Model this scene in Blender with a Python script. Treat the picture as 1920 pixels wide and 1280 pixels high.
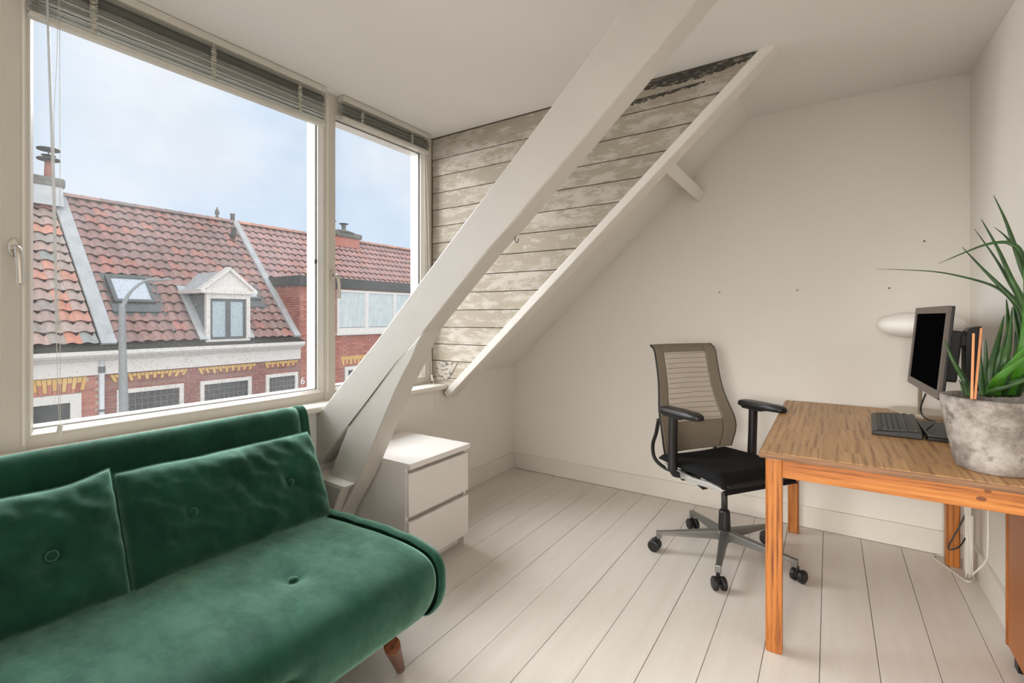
import bpy, bmesh, math, random
from mathutils import Vector, Matrix, Euler, noise
random.seed(7)
for o in list(bpy.data.objects): bpy.data.objects.remove(o)
SC = bpy.context.scene
COL = SC.collection
PI = math.pi

# ------------------------------------------------------------------ camera, sky, lamps, exposure
CAM_H = 1.235
YAW = 0.581
cam_d = bpy.data.cameras.new('camera'); cam = bpy.data.objects.new('camera', cam_d); COL.objects.link(cam)
cam.location = (0, 0, CAM_H); cam.rotation_euler = (PI / 2, 0, YAW)
cam_d.sensor_width = 36.0; cam_d.lens = 905 / 1920 * 36; cam_d.shift_y = -46.5 / 1920
cam_d.clip_start = 0.02; cam_d.clip_end = 200
SC.camera = cam

W = bpy.data.worlds.new('sky'); SC.world = W; W.use_nodes = True
nt = W.node_tree; nt.nodes.clear()
def wn(t, **k):
    n = nt.nodes.new(t)
    for a, b in k.items(): setattr(n, a, b)
    return n
wo = wn('ShaderNodeOutputWorld'); wb = wn('ShaderNodeBackground'); wt = wn('ShaderNodeTexCoord')
wm = wn('ShaderNodeMapping'); wm.inputs['Scale'].default_value = (1.3, 1.3, 2.6)
wz = wn('ShaderNodeTexNoise'); wz.inputs['Scale'].default_value = 1.9; wz.inputs['Detail'].default_value = 5; wz.inputs['Roughness'].default_value = .52
wr = wn('ShaderNodeValToRGB'); wr.color_ramp.elements[0].position = .38; wr.color_ramp.elements[1].position = .66
wr.color_ramp.elements[0].color = (.66, .79, .965, 1); wr.color_ramp.elements[1].color = (.89, .935, .985, 1)
wb.inputs['Strength'].default_value = .86
nt.links.new(wt.outputs['Generated'], wm.inputs['Vector']); nt.links.new(wm.outputs['Vector'], wz.inputs['Vector'])
nt.links.new(wz.outputs['Fac'], wr.inputs['Fac']); nt.links.new(wr.outputs['Color'], wb.inputs['Color']); nt.links.new(wb.outputs['Background'], wo.inputs['Surface'])

def lamp(name, kind, loc, target, energy, color, **k):
    d = bpy.data.lights.new(name, kind); d.energy = energy; d.color = color
    for a, b in k.items(): setattr(d, a, b)
    o = bpy.data.objects.new(name, d); COL.objects.link(o); o.location = loc
    o.rotation_euler = (Vector(target) - Vector(loc)).to_track_quat('-Z', 'Y').to_euler()
    return o
# soft overcast daylight over the street
lamp('overcast_sun', 'SUN', (8, 2, 14), (-12, 6, -1), 1.55, (1, .985, .96), angle=1.4)
# unseen lamps added outside the dormer windows to boost the sky light
lamp('window_daylight_fill', 'AREA', (-4.6, 2.3, 4.2), (-.6, 2.6, .6), 340, (.97, .985, 1), shape='RECTANGLE', size=4.6, size_y=2.4)
lamp('street_daylight_fill', 'AREA', (-6.4, -.15, 2.6), (-.2, 2.0, 1.1), 370, (.97, .985, 1), shape='RECTANGLE', size=2.2, size_y=3.6)
# fill lamps added behind the camera, aimed at the ceiling and the desk
lamp('ceiling_bounce_fill', 'AREA', (-.3, -1.5, 1.2), (-.3, -1.3, 2.45), 6, (1, .975, .94), shape='RECTANGLE', size=1.6, size_y=.8)
lamp('desk_fill', 'AREA', (-.25, -1.3, 1.25), (.25, 2.3, .1), 12, (1, .96, .90), shape='RECTANGLE', size=1.3, size_y=1.0, spread=math.radians(62))

SC.view_settings.view_transform = 'Standard'
try: SC.view_settings.look = 'None'
except Exception: pass
SC.view_settings.gamma = 1; SC.view_settings.use_curve_mapping = False
SC.view_settings.exposure = 0.12

# ------------------------------------------------------------------ helpers
F = Vector((-math.sin(YAW), math.cos(YAW), 0)); R = Vector((math.cos(YAW), math.sin(YAW), 0)); U = Vector((0, 0, 1))
def ray(px, py): return F + R * ((px - 960) / 905) + U * ((593.5 - py) / 905)
def at(px, py, d): return Vector((0, 0, CAM_H)) + ray(px, py) * d
def on(px, py, ax, v):
    d = ray(px, py); i = 'xyz'.index(ax); c = Vector((0, 0, CAM_H))
    return c + d * ((v - c[i]) / d[i])

class MB:
    def __init__(s): s.v = []; s.f = []
    def add(s, vs, fs, M=None):
        n = len(s.v)
        s.v += [tuple(M @ Vector(v)) if M is not None else tuple(v) for v in vs]
        s.f += [tuple(i + n for i in f) for f in fs]; return s
    def box(s, x0, x1, y0, y1, z0, z1, M=None):
        if x0 > x1: x0, x1 = x1, x0
        if y0 > y1: y0, y1 = y1, y0
        if z0 > z1: z0, z1 = z1, z0
        return s.add([(x0, y0, z0), (x1, y0, z0), (x1, y1, z0), (x0, y1, z0), (x0, y0, z1), (x1, y0, z1), (x1, y1, z1), (x0, y1, z1)],
                     [(0, 3, 2, 1), (4, 5, 6, 7), (0, 1, 5, 4), (1, 2, 6, 5), (2, 3, 7, 6), (3, 0, 4, 7)], M)
    def prism(s, pts, ax, a, b, M=None):
        n = len(pts)
        def P(p, t): return {'x': (t, p[0], p[1]), 'y': (p[0], t, p[1]), 'z': (p[0], p[1], t)}[ax]
        vs = [P(p, a) for p in pts] + [P(p, b) for p in pts]
        fs = [tuple(range(n)), tuple(range(2 * n - 1, n - 1, -1))] + [(i, i + n, (i + 1) % n + n, (i + 1) % n) for i in range(n)]
        return s.add(vs, fs, M)
    def tube(s, path, rad, n=8, M=None, flat=1.0, cap=True):
        path = [Vector(p) for p in path]; m = len(path)
        if not hasattr(rad, '__len__'): rad = [rad] * m
        vs = []; up = Vector((0, 0, 1)); prev = None
        for i, p in enumerate(path):
            t = (path[min(i + 1, m - 1)] - path[max(i - 1, 0)]).normalized()
            if prev is None:
                a = t.cross(up)
                if a.length < 1e-3: a = t.cross(Vector((1, 0, 0)))
            else: a = prev - t * prev.dot(t)
            a.normalize(); prev = a; b = a.cross(t)
            for k in range(n):
                w = 2 * PI * k / n
                vs.append(p + a * (rad[i] * math.cos(w)) + b * (rad[i] * flat * math.sin(w)))
        fs = [(i * n + k, i * n + (k + 1) % n, (i + 1) * n + (k + 1) % n, (i + 1) * n + k) for i in range(m - 1) for k in range(n)]
        if cap: fs += [tuple(range(n - 1, -1, -1)), tuple((m - 1) * n + k for k in range(n))]
        return s.add(vs, fs, M)
    def lathe(s, prof, n=32, M=None):
        m = len(prof); vs = [(r * math.cos(2 * PI * k / n), r * math.sin(2 * PI * k / n), z) for r, z in prof for k in range(n)]
        fs = [(i * n + k, i * n + (k + 1) % n, (i + 1) * n + (k + 1) % n, (i + 1) * n + k) for i in range(m - 1) for k in range(n)]
        if prof[0][0] > 1e-6: fs.append(tuple(range(n - 1, -1, -1)))
        if prof[-1][0] > 1e-6: fs.append(tuple((m - 1) * n + k for k in range(n)))
        return s.add(vs, fs, M)
    def grid(s, fn, nu, nv, M=None, closed_u=False):
        vs = [fn(i / nu, j / nv) for j in range(nv + 1) for i in range(nu + 1)]
        fs = [(j * (nu + 1) + i, j * (nu + 1) + i + 1, (j + 1) * (nu + 1) + i + 1, (j + 1) * (nu + 1) + i) for j in range(nv) for i in range(nu)]
        return s.add(vs, fs, M)
    def build(s, name, m, parent=None, smooth=False, bevel=0, seg=2, recalc=True, merge=0):
        me = bpy.data.meshes.new(name); me.from_pydata(s.v, [], s.f); me.update()
        bm = bmesh.new(); bm.from_mesh(me)
        if merge: bmesh.ops.remove_doubles(bm, verts=bm.verts, dist=merge)
        if recalc: bmesh.ops.recalc_face_normals(bm, faces=bm.faces)
        bm.to_mesh(me); bm.free()
        if smooth:
            for p in me.polygons: p.use_smooth = True
        me.materials.append(m)
        o = bpy.data.objects.new(name, me); COL.objects.link(o)
        if parent is not None: o.parent = parent
        if bevel:
            b = o.modifiers.new('bevel', 'BEVEL'); b.width = bevel; b.segments = seg; b.limit_method = 'ANGLE'; b.angle_limit = math.radians(40)
            b.harden_normals = False
        return o
def tag(o, label=None, cat=None, group=None, kind=None):
    if label: o['label'] = label
    if cat: o['category'] = cat
    if group: o['group'] = group
    if kind: o['kind'] = kind
    return o
def thing(name, label=None, cat=None, loc=(0, 0, 0), rz=0, group=None, kind=None):
    o = bpy.data.objects.new(name, None); COL.objects.link(o); o.location = loc; o.rotation_euler = (0, 0, rz)
    o.empty_display_size = .05
    return tag(o, label, cat, group, kind)
def inst(src, parent, loc=(0, 0, 0), rot=(0, 0, 0), scale=(1, 1, 1), color=None):
    c = src.copy(); COL.objects.link(c); c.parent = parent; c.location = loc; c.rotation_euler = rot; c.scale = scale
    if color: c.color = color
    return c
def smooth_path(pts, n=6):
    P = [Vector(p) for p in pts]; out = []
    for i in range(len(P) - 1):
        a, b, c, d = P[max(i - 1, 0)], P[i], P[i + 1], P[min(i + 2, len(P) - 1)]
        for k in range(n):
            t = k / n
            out.append(.5 * ((2 * b) + (c - a) * t + (2 * a - 5 * b + 4 * c - d) * t * t + (3 * b - a - 3 * c + d) * t ** 3))
    out.append(P[-1]); return out
def sub(o, lv=1):
    m = o.modifiers.new('sub', 'SUBSURF'); m.levels = lv; m.render_levels = lv; return o

# ------------------------------------------------------------------ materials
def s2l(c):
    c = c / 255; return c / 12.92 if c <= .04045 else ((c + .055) / 1.055) ** 2.4
def rgb(r, g, b): return (s2l(r), s2l(g), s2l(b), 1)
MATS = {}
def new_mat(name):
    m = bpy.data.materials.new(name); m.use_nodes = True; t = m.node_tree
    return m, t, t.nodes['Principled BSDF'], (lambda ty, **k: _n(t, ty, **k)), t.links.new
def _n(t, ty, **k):
    n = t.nodes.new(ty)
    for a, b in k.items():
        if a in ('op',): n.operation = b
        elif hasattr(n, a) and not isinstance(a, int): setattr(n, a, b)
    return n
def coords(t, scale=(1, 1, 1), rnd=True, kind='Object'):
    tc = t.nodes.new('ShaderNodeTexCoord'); mp = t.nodes.new('ShaderNodeMapping'); mp.inputs['Scale'].default_value = scale
    t.links.new(tc.outputs[kind], mp.inputs['Vector'])
    if rnd:
        oi = t.nodes.new('ShaderNodeObjectInfo'); mu = t.nodes.new('ShaderNodeMath'); mu.operation = 'MULTIPLY'; mu.inputs[1].default_value = 37.0
        t.links.new(oi.outputs['Random'], mu.inputs[0]); cb = t.nodes.new('ShaderNodeCombineXYZ')
        for i in range(3): t.links.new(mu.outputs[0], cb.inputs[i])
        t.links.new(cb.outputs[0], mp.inputs['Location'])
    return mp.outputs['Vector']
def noise_node(t, vec, scale, detail=4, rough=.55):
    n = t.nodes.new('ShaderNodeTexNoise'); n.inputs['Scale'].default_value = scale; n.inputs['Detail'].default_value = detail; n.inputs['Roughness'].default_value = rough
    t.links.new(vec, n.inputs['Vector']); return n.outputs['Fac']
def ramp(t, fac, stops):
    r = t.nodes.new('ShaderNodeValToRGB'); e = r.color_ramp.elements
    while len(e) < len(stops): e.new(.5)
    for i, (p, c) in enumerate(stops): e[i].position = p; e[i].color = c
    t.links.new(fac, r.inputs['Fac']); return r.outputs['Color']
def mix(t, fac, a, b, blend='MIX'):
    m = t.nodes.new('ShaderNodeMix'); m.data_type = 'RGBA'; m.blend_type = blend
    for idx, v in ((0, fac), (6, a), (7, b)):
        if hasattr(v, 'is_linked') or hasattr(v, 'links'): t.links.new(v, m.inputs[idx])
        else: m.inputs[idx].default_value = v
    return m.outputs[2]
def bump(t, bs, h, strength=.2, dist=.01):
    b = t.nodes.new('ShaderNodeBump'); b.inputs['Strength'].default_value = strength; b.inputs['Distance'].default_value = dist
    t.links.new(h, b.inputs['Height']); t.links.new(b.outputs['Normal'], bs.inputs['Normal'])
def plain(name, col, rough=.5, metal=0, var=.06, scale=6, bmp=0, bscale=60, spec=.5, stretch=(1, 1, 1)):
    """plain coating with a little tonal unevenness and relief"""
    if name in MATS: return MATS[name]
    m, t, bs, N, L = new_mat(name)
    v = coords(t, stretch); f = noise_node(t, v, scale)
    d = tuple(c * (1 - var) for c in col[:3]) + (1,); l = tuple(min(1, c * (1 + var)) for c in col[:3]) + (1,)
    L(ramp(t, f, [(.3, d), (.7, l)]), bs.inputs['Base Color'])
    bs.inputs['Roughness'].default_value = rough; bs.inputs['Metallic'].default_value = metal
    bs.inputs['Specular IOR Level'].default_value = spec
    if bmp: bump(t, bs, noise_node(t, v, bscale, 3), bmp, .003)
    MATS[name] = m; return m

m_wall = plain('wall_plaster', rgb(240, 235, 227), .75, var=.02, scale=1.6, bmp=.12, bscale=35, spec=.2)
m_ceil = plain('ceiling_paint', rgb(238, 234, 229), .8, var=.015, scale=1.2, bmp=.05, bscale=30, spec=.2)
m_trim = plain('trim_paint', rgb(233, 227, 218), .42, var=.025, scale=5, bmp=.05)
m_frame = plain('window_frame_paint', rgb(208, 201, 190), .38, var=.02, scale=4, bmp=.03)
m_white = plain('outer_frame_white', rgb(244, 243, 238), .4, var=.01)
m_beam = plain('beam_paint', rgb(206, 200, 192), .38, var=.03, scale=4, bmp=.22, bscale=24, stretch=(1, 1, 1))
m_melamine = plain('white_melamine', rgb(236, 231, 226), .38, var=.008)
m_dark_gap = plain('dark_gap', rgb(84, 73, 60), .9)  # dark brown of the base under the boards, joints, seals and crack
m_black = plain('black_plastic', rgb(24, 24, 24), .42, var=.1)
m_black_g = plain('black_gloss', rgb(7, 7, 8), .5, var=.05, spec=0.0)
m_blackfab = plain('black_fabric', rgb(17, 17, 18), .85, var=.15, scale=80, bmp=.2, bscale=300, spec=.25)
m_alu = plain('cast_aluminium', rgb(132, 131, 128), .42, metal=.75, var=.04, scale=8)
m_dalu = plain('dark_steel', rgb(86, 84, 80), .4, metal=.6, var=.05)
m_chrome = plain('satin_handle_metal', rgb(205, 198, 188), .25, metal=.9, var=.03)
m_brushed = plain('brushed_steel', rgb(196, 184, 168), .34, metal=.6, var=.06, scale=3, stretch=(1, 1, 30))
m_cable_w = plain('white_cable', rgb(226, 220, 210), .5)
m_lead = plain('lead_sheet', rgb(182, 182, 180), .6, var=.12, scale=3, bmp=.1, bscale=20)
m_leadd = plain('dark_lead', rgb(104, 107, 104), .6, var=.12, scale=3)
m_gutter = plain('dark_gutter', rgb(56, 54, 46), .7, var=.3, scale=6)
m_cornice = plain('cornice_paint', rgb(222, 214, 204), .55, var=.03, scale=3)
m_soil = plain('dark_soil', rgb(52, 40, 30), .95, var=.4, scale=60, bmp=.6, bscale=90)
m_stick = plain('orange_bamboo', rgb(224, 150, 98), .5, var=.08, scale=20)
m_glow = None

# floor paint: worn white boards
def mat_floor():
    m, t, bs, N, L = new_mat('painted_floor_boards')
    v = coords(t, (6, .55, 6)); f = noise_node(t, v, 3, 6, .6)
    c = ramp(t, f, [(.25, rgb(214, 206, 197)), (.75, rgb(226, 220, 212))])
    v2 = coords(t, (9, 1.2, 9)); f2 = noise_node(t, v2, 7, 8, .72)
    chips = ramp(t, f2, [(.685, (0, 0, 0, 1)), (.72, (1, 1, 1, 1))])
    c2 = mix(t, chips, c, rgb(188, 176, 162)); L(c2, bs.inputs['Base Color'])
    v3 = coords(t, (40, 1.5, 40)); f3 = noise_node(t, v3, 4, 4)
    bump(t, bs, f3, .10, .004)
    bs.inputs['Roughness'].default_value = .36; bs.inputs['Specular IOR Level'].default_value = .4
    return m
m_floor = mat_floor()

# cladding: peeling paint on old boards
def mat_clad():
    m, t, bs, N, L = new_mat('peeling_paint_boards')
    v = coords(t, (1.0, 1.0, 3.0)); f = noise_node(t, v, 8.5, 12, .76)
    vb = coords(t, (.8, .8, 1.6)); fb = noise_node(t, vb, 2.6, 3, .5)
    f = mix(t, .30, f, fb)
    f2 = noise_node(t, v, 24, 8, .7)
    oi = t.nodes.new('ShaderNodeObjectInfo')
    flake = ramp(t, f, [(.492, (0, 0, 0, 1)), (.515, (.6, .6, .6, 1)), (.58, (1, 1, 1, 1))])
    base = mix(t, f2, rgb(168, 157, 140), rgb(186, 176, 160))
    c = mix(t, flake, base, mix(t, f2, rgb(196, 188, 174), rgb(214, 208, 198)))
    c = mix(t, 1.0, c, oi.outputs['Color'], 'MULTIPLY')
    v3 = coords(t, (1, 1, 3)); f3 = noise_node(t, v3, 16, 11, .78)
    spots = ramp(t, f3, [(.645, (0, 0, 0, 1)), (.68, (1, 1, 1, 1))])
    c = mix(t, spots, c, rgb(96, 86, 72)); L(c, bs.inputs['Base Color'])
    bs.inputs['Roughness'].default_value = .7; bs.inputs['Specular IOR Level'].default_value = .2
    bump(t, bs, flake, .2, .002)
    return m
m_clad = mat_clad()
def mat_stain(name, dens, cd=rgb(62, 58, 51), cl=rgb(138, 130, 116)):
    m, t, bs, N, L = new_mat(name)
    v = coords(t, (4, 4, 9)); f = noise_node(t, v, 7, 9, .75)
    c = ramp(t, f, [(dens - .06, cd), (dens + .03, cl)]); L(c, bs.inputs['Base Color'])
    bs.inputs['Roughness'].default_value = .8; return m
m_stain = mat_stain('bare_dark_timber', .58)

# timber for the desk
def mat_wood(name, cd, cm, cl, axis='y', rough=.42, staves=False, sc=1.0):
    m, t, bs, N, L = new_mat(name)
    sx = {'x': (1.1, 26, 26), 'y': (26, 1.1, 26), 'z': (26, 26, 1.1)}[axis]
    if staves:
        tc = t.nodes.new('ShaderNodeTexCoord')
        br = t.nodes.new('ShaderNodeTexBrick'); br.offset = .37; br.inputs['Scale'].default_value = 1.0
        br.inputs['Brick Width'].default_value = .42; br.inputs['Row Height'].default_value = .062; br.inputs['Mortar Size'].default_value = 0
        br.inputs['Color1'].default_value = (0, 0, 0, 1); br.inputs['Color2'].default_value = (1, 1, 1, 1)
        rot = t.nodes.new('ShaderNodeMapping'); rot.inputs['Rotation'].default_value = (0, 0, PI / 2)
        t.links.new(tc.outputs['Object'], rot.inputs['Vector']); t.links.new(rot.outputs['Vector'], br.inputs['Vector'])
        off = t.nodes.new('ShaderNodeVectorMath'); off.operation = 'SCALE'; off.inputs['Scale'].default_value = 9.0
        t.links.new(br.outputs['Color'], off.inputs[0])
        ad = t.nodes.new('ShaderNodeVectorMath'); ad.operation = 'ADD'
        t.links.new(tc.outputs['Object'], ad.inputs[0]); t.links.new(off.outputs[0], ad.inputs[1])
        mp = t.nodes.new('ShaderNodeMapping'); mp.inputs['Scale'].default_value = tuple(a * sc for a in sx); t.links.new(ad.outputs[0], mp.inputs['Vector'])
        vec = mp.outputs['Vector']
    else: vec = coords(t, tuple(a * sc for a in sx))
    wv = t.nodes.new('ShaderNodeTexWave'); wv.wave_type = 'BANDS'; wv.bands_direction = {'x': 'Y', 'y': 'X', 'z': 'X'}[axis]
    wv.inputs['Scale'].default_value = .55; wv.inputs['Distortion'].default_value = 9; wv.inputs['Detail'].default_value = 4; wv.inputs['Detail Scale'].default_value = .55; wv.inputs['Detail Roughness'].default_value = .6
    t.links.new(vec, wv.inputs['Vector'])
    f = noise_node(t, vec, 3.4, 7, .68)
    fac = mix(t, .87, wv.outputs['Color'], f)
    c = ramp(t, fac, [(.34, cd), (.48, cm), (.66, cl)])
    if staves:
        tone = ramp(t, br.outputs['Color'], [(0, (.90, .89, .88, 1)), (1, (1.05, 1.04, 1.03, 1))])
        c = mix(t, 1.0, c, tone, 'MULTIPLY')
    L(c, bs.inputs['Base Color']); bs.inputs['Roughness'].default_value = rough; bump(t, bs, fac, .06, .002)
    return m
m_desktop = mat_wood('stained_pine_top', rgb(140, 98, 60), rgb(186, 142, 94), rgb(200, 158, 110), 'y', .42, True, .8)
m_pine_z = mat_wood('orange_pine_upright', rgb(122, 66, 24), rgb(180, 108, 46), rgb(198, 128, 62), 'z', .38)
m_pine_x = mat_wood('orange_pine_rail_x', rgb(122, 66, 24), rgb(180, 108, 46), rgb(200, 132, 66), 'x', .38)
m_pine_y = mat_wood('orange_pine_rail_y', rgb(122, 66, 24), rgb(180, 108, 46), rgb(198, 128, 62), 'y', .38)
m_panel = plain('orange_varnished_panel', rgb(178, 104, 42), .4, var=.05, scale=5)
m_walnut = mat_wood('walnut_leg', rgb(58, 28, 14), rgb(104, 54, 30), rgb(128, 72, 42), 'z', .35)

def mat_velvet():
    m, t, bs, N, L = new_mat('green_velvet')
    v = coords(t, (1, 1, 1)); f = noise_node(t, v, 5, 6, .65); f2 = noise_node(t, v, 420, 2)
    c = ramp(t, f, [(.3, rgb(10, 44, 32)), (.7, rgb(24, 74, 56))]); L(c, bs.inputs['Base Color'])
    bs.inputs['Roughness'].default_value = .75; bs.inputs['Specular IOR Level'].default_value = .12
    nz = noise_node(t, coords(t, (1, 1.6, 1)), 7, 7, .7); mr = t.nodes.new('ShaderNodeMapRange'); mr.inputs[1].default_value = .36; mr.inputs[2].default_value = .62; mr.inputs[3].default_value = .50; mr.inputs[4].default_value = 1.0
    L(nz, mr.inputs[0]); L(mr.outputs[0], bs.inputs['Sheen Weight']); bs.inputs['Sheen Roughness'].default_value = .48
    bs.inputs['Sheen Tint'].default_value = (.55, 1.0, .78, 1)
    h = mix(t, .15, f, f2); bump(t, bs, h, .25, .01)
    return m
m_velvet = mat_velvet()

def mat_concrete():
    m, t, bs, N, L = new_mat('weathered_concrete')
    v = coords(t); f = noise_node(t, v, 7, 9, .68); f2 = noise_node(t, v, 38, 6, .7); f3 = noise_node(t, v, 16, 8, .72)
    c = ramp(t, f, [(.38, rgb(74, 64, 56)), (.48, rgb(118, 107, 98)), (.56, rgb(158, 150, 142)), (.66, rgb(184, 178, 172))])
    dk = ramp(t, f3, [(.37, (1, 1, 1, 1)), (.46, (0, 0, 0, 1))]); c = mix(t, dk, c, rgb(72, 62, 54))
    c = mix(t, .35, c, ramp(t, f2, [(.3, rgb(110, 98, 90)), (.7, rgb(215, 208, 200))])); L(c, bs.inputs['Base Color'])
    bs.inputs['Roughness'].default_value = .85; bump(t, bs, f2, .45, .004); return m
m_conc = mat_concrete()

def mat_leaf():
    m, t, bs, N, L = new_mat('spear_leaf_green')
    v = coords(t, (1, 1, 1)); f = noise_node(t, v, 22, 5)
    c = ramp(t, f, [(.3, rgb(26, 52, 22)), (.7, rgb(58, 96, 40))]); L(c, bs.inputs['Base Color'])
    bs.inputs['Roughness'].default_value = .38; return m
m_leaf = mat_leaf()
m_leaf2 = plain('bright_leaf_green', rgb(62, 118, 26), .4, var=.25, scale=20)

def mat_glass(name, tint=(.992, .995, .995, 1), k=.009, haze=0.0):
    m = bpy.data.materials.new(name); m.use_nodes = True; t = m.node_tree; t.nodes.clear()
    o = t.nodes.new('ShaderNodeOutputMaterial'); mx = t.nodes.new('ShaderNodeMixShader'); tr = t.nodes.new('ShaderNodeBsdfTransparent'); gl = t.nodes.new('ShaderNodeBsdfGlossy')
    tr.inputs['Color'].default_value = tint; gl.inputs['Roughness'].default_value = .01; mx.inputs[0].default_value = k
    t.links.new(tr.outputs[0], mx.inputs[1]); t.links.new(gl.outputs[0], mx.inputs[2]); out = mx.outputs[0]
    if haze:                                   # rain film: a little daylight scattered by the wet pane
        tl = t.nodes.new('ShaderNodeBsdfTranslucent'); tl.inputs['Color'].default_value = (.95, .95, .94, 1); m2 = t.nodes.new('ShaderNodeMixShader')
        v = coords(t, (1, 1, 1), rnd=False); f = noise_node(t, v, 2.2, 5, .6)
        mr = t.nodes.new('ShaderNodeMapRange'); mr.inputs[1].default_value = .35; mr.inputs[2].default_value = .7; mr.inputs[3].default_value = haze * .5; mr.inputs[4].default_value = haze * 1.5
        t.links.new(f, mr.inputs[0]); t.links.new(mr.outputs[0], m2.inputs[0]); t.links.new(out, m2.inputs[1]); t.links.new(tl.outputs[0], m2.inputs[2]); out = m2.outputs[0]
    t.links.new(out, o.inputs[0])
    return m
m_glass = mat_glass('window_glass', haze=.014)
def mat_drop():
    m = bpy.data.materials.new('rain_drop'); m.use_nodes = True; t = m.node_tree; bs = t.nodes['Principled BSDF']
    bs.inputs['Roughness'].default_value = .08
    g = t.nodes.new('ShaderNodeNewGeometry'); r = t.nodes.new('ShaderNodeValToRGB'); r.color_ramp.elements[0].color = (.08, .08, .08, 1); r.color_ramp.elements[1].color = (.55, .55, .55, 1)
    r.color_ramp.elements[0].position = .2; r.color_ramp.elements[1].position = .5
    t.links.new(g.outputs['Random Per Island'], r.inputs['Fac']); t.links.new(r.outputs['Color'], bs.inputs['Base Color'])
    bs.inputs['Alpha'].default_value = .42; return m
m_drop = mat_drop()

def mat_tile():
    m, t, bs, N, L = new_mat('clay_pantile')
    oi = t.nodes.new('ShaderNodeObjectInfo'); v = coords(t); f = noise_node(t, v, 9, 6, .65)
    k = ramp(t, f, [(.25, (.84, .86, .88, 1)), (.7, (1.22, 1.24, 1.24, 1))])
    L(mix(t, 1.0, oi.outputs['Color'], k, 'MULTIPLY'), bs.inputs['Base Color']); bs.inputs['Roughness'].default_value = .5; bump(t, bs, f, .1, .01)
    return m
m_tile = mat_tile()
def mat_island(name, a, b, rough=.8):
    m, t, bs, N, L = new_mat(name)
    g = t.nodes.new('ShaderNodeNewGeometry'); oi = t.nodes.new('ShaderNodeObjectInfo'); ad = t.nodes.new('ShaderNodeMath'); ad.operation = 'ADD'
    fr = t.nodes.new('ShaderNodeMath'); fr.operation = 'FRACT'
    L(g.outputs['Random Per Island'], ad.inputs[0]); L(oi.outputs['Random'], ad.inputs[1]); L(ad.outputs[0], fr.inputs[0])
    c = ramp(t, fr.outputs[0], [(0, a), (1, b)]); v = coords(t, rnd=False); f = noise_node(t, v, 14, 5, .7)
    L(mix(t, .25, c, ramp(t, f, [(.3, a), (.7, b)])), bs.inputs['Base Color']); bs.inputs['Roughness'].default_value = rough
    return m
m_brick = mat_island('red_brick', rgb(160, 92, 76), rgb(196, 128, 108))
m_brickd = mat_island('dark_red_brick', rgb(136, 82, 72), rgb(166, 108, 96))
m_yellow = mat_island('yellow_brick', rgb(206, 160, 92), rgb(224, 184, 118))
m_mortar = plain('mortar', rgb(206, 188, 172), .9, var=.06)
m_mortard = plain('dark_mortar', rgb(150, 112, 100), .9, var=.06)
m_roofdeck = plain('roof_deck', rgb(52, 38, 34), .9)
m_pane_dark = plain('dark_far_glass', rgb(66, 66, 62), .12, var=.25, scale=2)
m_leadgrid = plain('lead_came', rgb(120, 118, 112), .5)
m_curtain = plain('pale_curtain', rgb(196, 202, 200), .85, var=.08, scale=5)
m_curt_blue = plain('bluegrey_curtain', rgb(176, 188, 190), .85, var=.04, scale=3)
m_dframe = plain('dark_casement', rgb(88, 90, 88), .5)
m_sky_glass = plain('skylight_glass', rgb(226, 228, 232), .06, metal=.55, var=.02)
m_capstone = plain('chimney_cap', rgb(120, 116, 108), .9, var=.3, scale=10, bmp=.5, bscale=20)
m_redpipe = plain('clay_pot', rgb(170, 110, 96), .8, var=.15)
m_pole = plain('grey_lamp_pole', rgb(150, 150, 147), .5, var=.08)
m_opal = plain('opal_glass_shade', rgb(250, 246, 240), .55, var=.01)
m_slat = plain('grey_blind_slat', rgb(208, 207, 198), .5, var=.08, scale=12)
m_blindw = plain('blind_rail', rgb(206, 202, 192), .35, var=.03)
m_tape = plain('ladder_cord', rgb(196, 192, 176), .8, var=.15, scale=90, bmp=.5, bscale=150)
m_street = plain('street_paving', rgb(140, 130, 122), .9, var=.1)

# ------------------------------------------------------------------ room shell
XL, XR, YB, YF = -2.17, .60, 3.33, -2.0
XW = -2.27            # room-side face of the window frame
YC = 2.475            # dormer cheek
ZD = 2.45             # dormer ceiling
ZB = 2.478            # ceiling at the back wall
fl = MB().box(-2.45, .75, -2.1, 3.45, -.12, -.012).build('floor', m_dark_gap); tag(fl, kind='structure')
PW = .1745
plank0 = None
for k in range(-13, 4):
    x0 = -.027 + PW * k
    if plank0 is None:
        plank0 = MB().box(.0010, PW - .0010, 0, 5.31, -.012, 0).build('plank', m_floor, fl, bevel=.0012, seg=1); p = plank0
    else:
        p = plank0.copy(); COL.objects.link(p); p.parent = fl
    p.location = (x0, -2.0, random.uniform(-.0008, .0008) )

wb_ = MB().box(XL - .3, XR + .12, YB, YB + .1, -.1, 2.9).build('wall_back', m_wall); tag(wb_, kind='structure')
wr_ = MB().box(XR, XR + .1, YF - .1, YB + .1, -.1, 2.9).build('wall_right', m_wall); tag(wr_, kind='structure')
wf_ = MB().box(-2.45, XR + .1, YF - .1, YF, -.1, 2.9).build('wall_front', m_wall); tag(wf_, kind='structure')
wl = MB().box(XL - .22, XL, YF, YC, -.1, .752)
wl.box(XL - .22, XL, YC, YB + .05, -.1, .83)
wl.box(-2.42, XW, YF, -.95, .752, 2.6)
wl = wl.build('wall_left', m_wall); tag(wl, kind='structure')
ce = MB()
ce.add([(-2.5, YF - .1, ZD), (XR + .1, YF - .1, ZD), (XR + .1, YC, ZD), (-2.5, YC, ZD),
        (-2.5, YF - .1, ZD + .2), (XR + .1, YF - .1, ZD + .2), (XR + .1, YC, ZD + .2), (-2.5, YC, ZD + .2)],
       [(0, 1, 2, 3), (4, 5, 6, 7), (0, 1, 5, 4), (1, 2, 6, 5), (2, 3, 7, 6), (3, 0, 4, 7)])
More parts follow.
